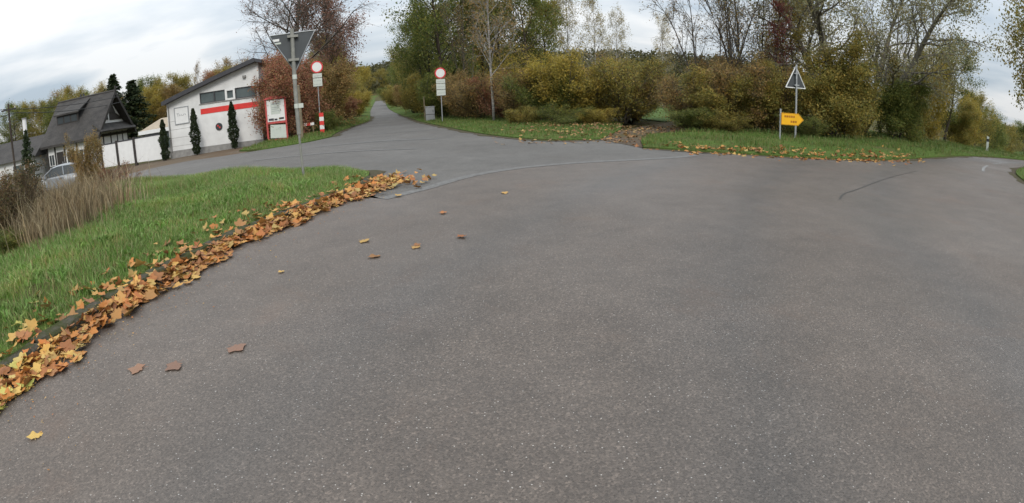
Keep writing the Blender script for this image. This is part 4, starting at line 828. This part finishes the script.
# timber posts and rails on the front and the gable
def beam(*b): MB().box(*b).build('beam', 'timber', he)
for x_ in (-2.86, -1.9, -.75, .75, 2.0, 2.86): beam(x_ - .08, x_ + .08, -HY - .05, -HY - .002, 0, EZ - .2)
beam(-HX, HX, -HY - .07, -HY - .052, EZ - .45, EZ - .22); beam(-HX, HX, -HY - .04, -HY - .003, .0, .3)
for y_ in (-3.7, -2.1, -.4, 1.1, 2.4, 3.7): beam(HX + .002, HX + .05, y_ - .08, y_ + .08, 0, EZ - .2)
beam(HX + .052, HX + .07, -HY, HY, EZ - .5, EZ - .25)
def window(ax, c0, c1, z0, z1):
    if ax == 'front':
        w_ = MB().box(c0, c1, -HY - .04, -HY - .003, z0, z1).build('window', 'white', he); hw = (c1 - c0 - .18) / 2
        for k in (0, 1): MB().box(c0 + .06 + k * (hw + .06), c0 + .06 + k * (hw + .06) + hw, -HY - .052, -HY - .042, z0 + .07, z1 - .07).build('pane', 'carglass', w_)
        MB().box(c0 - .05, c1 + .05, -HY - .12, -HY - .042, z0 - .07, z0 - .003).build('sill', 'timber', w_)
    else:
        w_ = MB().box(HX + .003, HX + .04, c0, c1, z0, z1).build('window', 'white', he); hw = (c1 - c0 - .18) / 2
        for k in (0, 1): MB().box(HX + .042, HX + .052, c0 + .06 + k * (hw + .06), c0 + .06 + k * (hw + .06) + hw, z0 + .07, z1 - .07).build('pane', 'carglass', w_)
        MB().box(HX + .042, HX + .12, c0 - .05, c1 + .05, z0 - .07, z0 - .003).build('sill', 'timber', w_)
window('front', -2.72, -2.05, .9, 2.0); window('front', -.55, .55, .85, 2.0); window('front', .95, 2.0, .85, 2.0); window('gable', -1.7, -.6, .9, 2.0); window('gable', 1.3, 2.2, .9, 2.0)
dr = MB().box(-1.75, -.9, -HY - .045, -HY - .003, .05, 2.1).build('door', 'timber', he); MB().box(-1.12, -1.06, -HY - .09, -HY - .047, 1.0, 1.16).build('handle', 'galv', dr)
# two small houses at the far left, half hidden
for k, (x, y, lab, rfm) in enumerate([(-47.5, 38.0, 'low white house with grey roof left of the timbered house', 'slate'), (-55, 47, 'small distant house with beige roof at the left edge', 'tileroof')]):
    e_ = empty('small_house', (x, y, -1.2), R(20 + 30 * k), lab, 'house')
    MB().box(-3.5, 3.5, -3, 3, 0, 2.6).build('wall', 'offwhite', e_)
    MB().prism([(-3.5, 2.45), (3.5, 2.45), (0, 4.4)], -3.9, 3.9, 'x').build('roof', rfm, e_)
    for x0 in (-2.4, .9):
        w_ = MB().box(x0, x0 + 1.3, -3.03, -3.003, .9, 2.0).build('window', 'glass', e_); MB().box(x0 - .06, x0 + 1.36, -3.1, -3.032, .82, .898).build('sill', 'plinth', w_)
# utility pole with two wires
up_ = empty('utility_pole', (-39.2, 30.7, h(-39.2, 30.7)), R(38), 'dark wooden utility pole with wires at the left edge', 'utility pole')
MB().tube([(0, 0, -.3), (0, 0, 6.9)], [.10, .08], 10).build('pole', 'barkd', up_); MB().box(-.7, .7, -.05, .05, 6.35, 6.47).build('crossarm', 'timber', up_)
for s_ in (-.6, .6): MB().tube([(s_, 0, 6.47), (s_, 0, 6.62)], .04, 8).build('insulator', 'white', up_)
for s_, dz in ((-.6, 0), (.6, -.5)):
    a_ = Vector((s_, 0, 6.55 + dz)); b = Vector((9.8, 8.4 + s_, 6.3 + dz)); pts = [a_.lerp(b, t / 12) - Vector((0, 0, 4 * .35 * (t / 12) * (1 - t / 12))) for t in range(13)]
    MB().tube(pts, .03, 5).build('wire', 'wire', up_)
    b2 = Vector((-14, -6 + s_, 6.6 + dz)); pts = [a_.lerp(b2, t / 12) - Vector((0, 0, 4 * .35 * (t / 12) * (1 - t / 12))) for t in range(13)]
    MB().tube(pts, .03, 5).build('wire', 'wire', up_)
ms = empty('white_mast', (-32.3, 26.7, h(-32.3, 26.7)), 0, 'thick white mast standing left of the timbered house', 'mast')
MB().tube([(0, 0, -.2), (0, 0, 4.8)], [.17, .16], 14).build('pole', 'white', ms); MB().tube([(0, 0, 4.802), (0, 0, 4.9)], [.19, .19], 14).build('cap', 'plinth', ms)

# ------------------------------------------------------------------ the parked car
ce = empty('parked_car', (-23.8, 22.1, h(-23.8, 22.1) - .02), R(208), 'silver hatchback car half hidden behind the dry stalks', 'car')
# stations along the length: x, half width, sill z, belt z
ST = [(-2.02, .62, .42, .72), (-1.95, .74, .32, .86), (-1.6, .83, .24, .93), (-.9, .86, .22, .96), (0, .87, .22, .95), (.9, .86, .22, .93), (1.3, .84, .24, .90), (1.75, .78, .28, .80), (2.0, .66, .36, .68), (2.06, .5, .42, .6)]
vs, fs = [], []
for x, w_, zs, zb in ST:
    ring = [(-w_ * .9, zs), (-w_, zs + .12), (-w_, (zs + zb) / 2 + .05), (-w_ * .96, zb - .04), (-w_ * .86, zb), (0, zb + .03), (w_ * .86, zb), (w_ * .96, zb - .04), (w_, (zs + zb) / 2 + .05), (w_, zs + .12), (w_ * .9, zs)]
    vs += [(x, y, z_) for y, z_ in ring]
k = 11
for i in range(len(ST) - 1): fs += [(i * k + j, i * k + (j + 1) % k, (i + 1) * k + (j + 1) % k, (i + 1) * k + j) for j in range(k)]
fs += [tuple(range(k)), tuple(range((len(ST) - 1) * k, len(ST) * k))]
body = MB().add(vs, fs).build('body', 'carpaint', ce, True)
CS = [(-1.86, .70, .91, .92), (-1.35, .66, .94, 1.36), (-.8, .645, .95, 1.46), (0, .64, .95, 1.48), (.35, .63, .94, 1.43), (1.12, .72, .92, .93)]
vs, fs = [], []
for i, (x, w_, z0, z1) in enumerate(CS):
    wb_ = .80 if 0 < i < 5 else .74
    vs += [(x, -wb_, z0), (x, -w_, z1 - .05), (x, -w_ * .8, z1), (x, w_ * .8, z1), (x, w_, z1 - .05), (x, wb_, z0)]
for i in range(len(CS) - 1): fs += [(i * 6 + j, i * 6 + j + 1, (i + 1) * 6 + j + 1, (i + 1) * 6 + j) for j in range(5)]
MB().add(vs, fs).build('window_glass', 'carglass', ce, False)
vs, fs = [], []
for i, (x, w_, z0, z1) in enumerate(CS[1:5]): vs += [(x, -w_ - .012, z1 - .055), (x, -w_ * .8, z1 + .012), (x, w_ * .8, z1 + .012), (x, w_ + .012, z1 - .055)]
for i in range(3): fs += [(i * 4 + j, i * 4 + j + 1, (i + 1) * 4 + j + 1, (i + 1) * 4 + j) for j in range(3)]
MB().add(vs, fs).build('roof', 'carpaint', ce, True)
for s_ in (-1, 1):
    for p0, p1 in (((1.12, .735, .93), (.35, .64, 1.40)), ((-.35, .815, .95), (-.30, .655, 1.43)), ((-1.86, .72, .92), (-1.33, .665, 1.34))):
        MB().tube([(p0[0], s_ * p0[1], p0[2]), (p1[0], s_ * p1[1], p1[2])], .035, 6).build('pillar', 'carpaint', ce)
    MB().box(.72, .9, s_ * .9 - .1, s_ * .9 + .1, .93, 1.06).build('mirror', 'carpaint', ce)
    hl = MB().box(1.83, 1.98, s_ * .58 - .14, s_ * .58 + .14, .58, .72).build('headlight', 'lamp', ce); tl = MB().box(-2.0, -1.9, s_ * .60 - .11, s_ * .60 + .11, .68, .88).build('tail_light', 'lampred', ce)
    dr = MB().box(-.35, .75, s_ * .872 - .012, s_ * .872 + .012, .34, .86).build('door', 'carpaint', ce); MB().box(-.25, -.08, s_ * .897 - .012, s_ * .897 + .012, .78, .81).build('handle', 'darkmetal', dr)
    for x in (-1.28, 1.3):
        wl_ = MB().tube([(x, s_ * .70, .31), (x, s_ * .89, .31)], .31, 20).build('wheel', 'rubber', ce); MB().tube([(x, s_ * .885, .31), (x, s_ * .90, .31)], .19, 14).build('rim', 'galv', wl_)
# ------------------------------------------------------------------ road signs
def tri_plate(side, up_, z0, y0, y1):
    """equilateral plate with rounded corners in local x,z"""
    hgt = side * .866; c_ = [(-side / 2, 0), (side / 2, 0), (0, hgt)] if up_ else [(-side / 2, hgt), (side / 2, hgt), (0, 0)]
    o_ = []; cx, cz = sum(p[0] for p in c_) / 3, sum(p[1] for p in c_) / 3; rr = side * .055
    for px_, pz_ in c_:
        d_ = Vector((px_ - cx, pz_ - cz)); ctr = Vector((px_, pz_)) - d_.normalized() * rr * 2; a0_ = math.atan2(d_.y, d_.x)
        o_ += [(ctr.x + rr * math.cos(a0_ + t), z0 + ctr.y + rr * math.sin(a0_ + t)) for t in (-1.05, -.5, 0, .5, 1.05)]
    cx, cz = 0, sum(p[1] for p in o_) / len(o_); o_.sort(key=lambda p: math.atan2(p[1] - cz, p[0])); return MB().prism(o_, y0, y1)
# give way sign seen from behind, on the near verge
gy_ = empty('give_way_sign', (-4.18, 10.37, .1), R(24), 'back of a grey give way triangle on a tall post on the grass verge', 'road sign')
MB().tube([(.02, 0, -.3), (.0, 0, .95)], .026, 10).build('post_foot', 'pole', gy_)
MB().tube([(0, 0, .93), (-.02, 0, 3.08)], .042, 12).build('post', 'pole', gy_)
pl = tri_plate(.98, False, 2.36, .052, .060).build('plate', 'signback', gy_); pl.rotation_euler = (0, R(-2.6), 0); pl.location = (.125, 0, -.19)
rim = MB(); c_ = [(-.47, 3.195), (.47, 3.195), (0, 2.395)]
for i in range(3):
    a_, b = c_[i], c_[(i + 1) % 3]; rim.tube([(a_[0], .048, a_[1]), (b[0], .048, b[1])], .011, 6)
rim.build('folded_edge', 'galv', pl)
MB().box(-.40, -.27, .044, .05, 3.06, 3.11).build('sticker', 'white', pl); MB().box(-.37, -.24, .044, .05, 3.0, 3.035).build('sticker', 'plate', pl)
for zz in (2.42, 2.9): MB().box(-.12, .10, -.05, .05, zz, zz + .05).build('clamp', 'pole', gy_)
for zz, mt in ((2.05, 'plate'), (1.46, 'plate')): MB().tube([(-.008, 0, zz), (-.008, 0, zz + .09)], .048, 12).build('post_sticker', mt, gy_)
MB().box(.03, .13, -.05, .01, 1.46, 1.55).build('post_bracket', 'plate', gy_)

def round_sign(name, x, y, top, plates, label, rz, r_=.31):
    z0 = h(x, y) + .06; e_ = empty(name, (x, y, z0), rz, label, 'road sign', 'round road closed signs')
    MB().tube([(0, 0, -.3), (0, 0, top)], .034, 10).build('post', 'galv', e_); c_ = top - r_ - .02
    dk = MB().tube([(0, -.045, c_), (0, -.065, c_)], r_, 32).build('disc', 'white', e_)
    n_ = 40; vs = []; fs = []
    for i in range(n_):
        t = 2 * math.pi * i / n_
        for rr in (r_ * 1.0, r_ * .78): 
            for yy in (-.066, -.070): vs.append((rr * math.cos(t), yy, c_ + rr * math.sin(t)))
    for i in range(n_):
        a_, b = i * 4, ((i + 1) % n_) * 4; fs += [(a_ + 1, b + 1, b + 3, a_ + 3), (a_, a_ + 2, b + 2, b), (a_, b, b + 1, a_ + 1), (a_ + 2, a_ + 3, b + 3, b + 2)]
    MB().add(vs, fs).build('red_ring', 'signred', dk)
    zz = c_ - r_ - .03
    for hh, lines in plates:
        p_ = MB().box(-.27, .27, -.065, -.045, zz - hh, zz).build('supplementary_plate', 'plate', e_)
        MB().box(-.265, .265, -.069, -.066, zz - hh + .006, zz - hh + .022).build('border', 'ink', p_)
        for k in range(lines):      # lettering too small to read in the photo
            zl = zz - hh * (k + .75) / (lines + .4)
            for q_ in range(5): MB().box(-.2 + q_ * .085, -.2 + q_ * .085 + .055, -.069, -.066, zl - .014, zl + .014).build('lettering', 'fadedink', p_)
        zz -= hh + .015
    for q_ in (c_ + .1, c_ - .1): MB().box(-.08, .08, -.044, .04, q_ - .02, q_ + .02).build('clamp', 'galv', e_)
    return e_
rs = round_sign('round_sign', -10.95, 30.7, 4.35, [(.26, 1), (.50, 2)], 'red ringed round sign with two white plates left of the straight road', R(18), .36)
ms_ = round_sign('round_sign', -3.95, 33.0, 3.4, [(.27, 1), (.36, 1), (.36, 1)], 'red ringed round sign with three white plates right of the straight road', R(6), .34)
# red and white striped marker panel at the foot of the left round sign, with a fallen striped board
sb = empty('striped_marker', (-10.72, 30.3, h(-10.72, 30.3) + .06), R(18), 'red and white striped marker post at the foot of the left round sign', 'marker post')
for k in range(5): MB().box(-.13, .13, -.03, .03, .04 + k * .24, .04 + k * .24 + .238).build('stripe', 'red' if k % 2 == 0 else 'white', sb)
fb = empty('striped_board', (-11.6, 30.1, h(-11.6, 30.1) + .06), R(18), 'red and white striped barrier board behind the left round sign post', 'barrier')
for k in range(4): MB().box(-.44 + k * .22, -.222 + k * .22, -.02, .02, .60, .76).build('stripe', 'red' if k % 2 == 0 else 'white', fb)
for x_ in (-.36, .36): MB().box(x_ - .025, x_ + .025, .022, .06, -.1, .8).build('leg', 'brownpost', fb)
# old wooden post behind the give way sign
wp = empty('wooden_post', (-10.2, 25.6, h(-10.2, 25.6)), 0, 'weathered wooden post behind the give way sign post', 'post')
MB().tube([(0, 0, -.3), (.02, 0, 1.4), (0, 0, 2.75)], [.11, .10, .09], 9).build('shaft', 'brownpost', wp); MB().tube([(0, 0, 2.752), (0, 0, 2.80)], [.11, .05], 9).build('cap', 'brownpost', wp)
# red framed notice board
nb = empty('notice_board', (-12.4, 27.6, h(-12.4, 27.6)), R(22), 'red framed notice board with white posters beside the white building', 'notice board')
for x_ in (-.58, .58): MB().box(x_ - .05, x_ + .05, -.05, .05, -.2, 2.45).build('post', 'boardred', nb)
pn = MB().box(-.53, .53, -.02, .02, 1.22, 2.42).build('poster_panel', 'white', nb)
arch = [(-.68, 2.46)] + [(-.68 + 1.36 * t / 8, 2.50 + .14 * math.sin(math.pi * t / 8)) for t in range(9)] + [(.68, 2.46)]
MB().prism(arch, -.12, .12).build('roof', 'boardred', nb)
MB().box(-.53, .53, -.05, .05, 1.10, 1.21).build('rail', 'boardred', nb)
MB().box(-.30, .26, -.028, -.022, 1.62, 2.30).build('poster', 'plate', pn)
for k, (x0, x1, z0, z1) in enumerate([(-.46, -.16, 1.28, 1.40), (-.12, .06, 1.27, 1.37), (.16, .46, 1.31, 1.41), (-.24, .2, 2.16, 2.22), (-.24, .2, 1.98, 2.0), (-.24, .12, 1.88, 1.9), (-.24, .2, 1.78, 1.8)]):
    MB().box(x0, x1, -.034, -.029 if k > 2 else -.022, z0, z1).build('print', 'ink' if k < 3 else 'fadedink', pn)
nb.scale = (.92, .92, .98)
lp = MB().box(-.46, .52, -.02, .02, .28, 1.02).build('lower_panel', 'plate', nb); lp.rotation_euler = (0, R(4), 0)
MB().box(-.53, .53, -.04, .04, .16, .24).build('rail', 'boardred', nb)
# grey cabinet on the verge right of the straight road
cb = empty('utility_cabinet', (-5.25, 37.0, h(-5.25, 37.0) + .05), R(8), 'grey utility cabinet left of the right round sign', 'cabinet')
bevel(MB().box(-.31, .31, -.2, .2, .0, .42).build('lower_case', 'cabinet', cb), .012); bevel(MB().box(-.31, .31, -.2, .2, .45, .95).build('upper_case', 'cabinet', cb), .012)
MB().box(-.29, .29, -.17, .17, .40, .47).build('dark_joint', 'darkmetal', cb); bevel(MB().box(-.34, .34, -.23, .23, .952, 1.0).build('lid', 'cabinet', cb), .01)
MB().box(.18, .21, -.225, -.202, .62, .74).build('lock', 'darkmetal', cb); MB().tube([(-.38, .1, -.2), (-.38, .1, 1.7)], .03, 8).build('side_post', 'brownpost', cb)
# yellow arrow sign and the warning triangle beside it
ys_ = empty('arrow_sign', (9.55, 16.7, h(9.55, 16.7) - .12), R(-27), 'yellow arrow shaped direction sign on a short post on the right verge', 'road sign')
for x_, nm in ((-.36, 'post'),): MB().tube([(x_, 0, -.3), (x_, 0, 1.32)], .032, 10).build(nm, 'galv', ys_)
AR = [(-.33, .78), (.27, .78), (.46, .985), (.27, 1.19), (-.33, 1.19)]
bd = MB().prism(AR, -.06, -.035).build('arrow_panel', 'yellow', ys_)
def line(pts, w_, y_, mat, nm):
    m = MB()
    for (x0, z0), (x1, z1) in zip(pts, pts[1:]):
        d_ = Vector((x1 - x0, z1 - z0)).normalized() * (w_ / 2); n_ = Vector((-d_.y, d_.x)); m.add([(x0 + n_.x, y_, z0 + n_.y), (x0 - n_.x, y_, z0 - n_.y), (x1 - n_.x, y_, z1 - n_.y), (x1 + n_.x, y_, z1 + n_.y)], [(0, 1, 2, 3)])
    return m.build(nm, mat, bd)
line([(-.315, .796), (.262, .796), (.438, .985), (.262, 1.174), (-.315, 1.174), (-.315, .796)], .012, -.063, 'brownink', 'border')
for x0, w_, z0 in [(-.22, .05, 1.04), (-.15, .07, 1.04), (-.06, .05, 1.04), (.01, .06, 1.04), (.09, .05, 1.04), (.0, .05, .87), (.07, .07, .87), (.16, .05, .87)]:
    MB().box(x0, x0 + w_, -.065, -.062, z0, z0 + .07).build('lettering', 'brownink', bd)
for zz in (.86, 1.1): MB().box(-.40, -.30, -.034, .034, zz - .015, zz + .015).build('clamp', 'galv', ys_)
ws = empty('warning_sign', (10.2, 17.45, h(10.2, 17.45) + .08), R(8), 'back of a white edged warning triangle above the yellow arrow sign', 'road sign')
MB().tube([(0, 0, -.3), (0, 0, 2.72)], .036, 10).build('post', 'galv', ws)
pl = tri_plate(.95, True, 1.86, .045, .053).build('plate', 'signback', ws)
rim = MB(); c_ = [(-.455, 1.885), (.455, 1.885), (0, 2.655)]
for i in range(3):
    a_, b = c_[i], c_[(i + 1) % 3]; rim.tube([(a_[0], .045, a_[1]), (b[0], .045, b[1])], .02, 6)
rim.build('white_edge', 'white', pl)
for zz in (1.98, 2.4): MB().box(-.1, .1, -.045, .044, zz - .02, zz + .02).build('clamp', 'galv', ws)
mk = empty('road_marker_post', (22.7, 18.7, h(22.7, 18.7) + .08), R(-45), 'small white roadside marker post far down the main road', 'marker post')
MB().prism([(-.06, 0), (.06, 0), (.06, .75), (-.06, .8)], -.05, .05).build('post', 'plate', mk); MB().box(-.062, .062, -.052, .052, .52, .66).build('black_band', 'ink', mk)
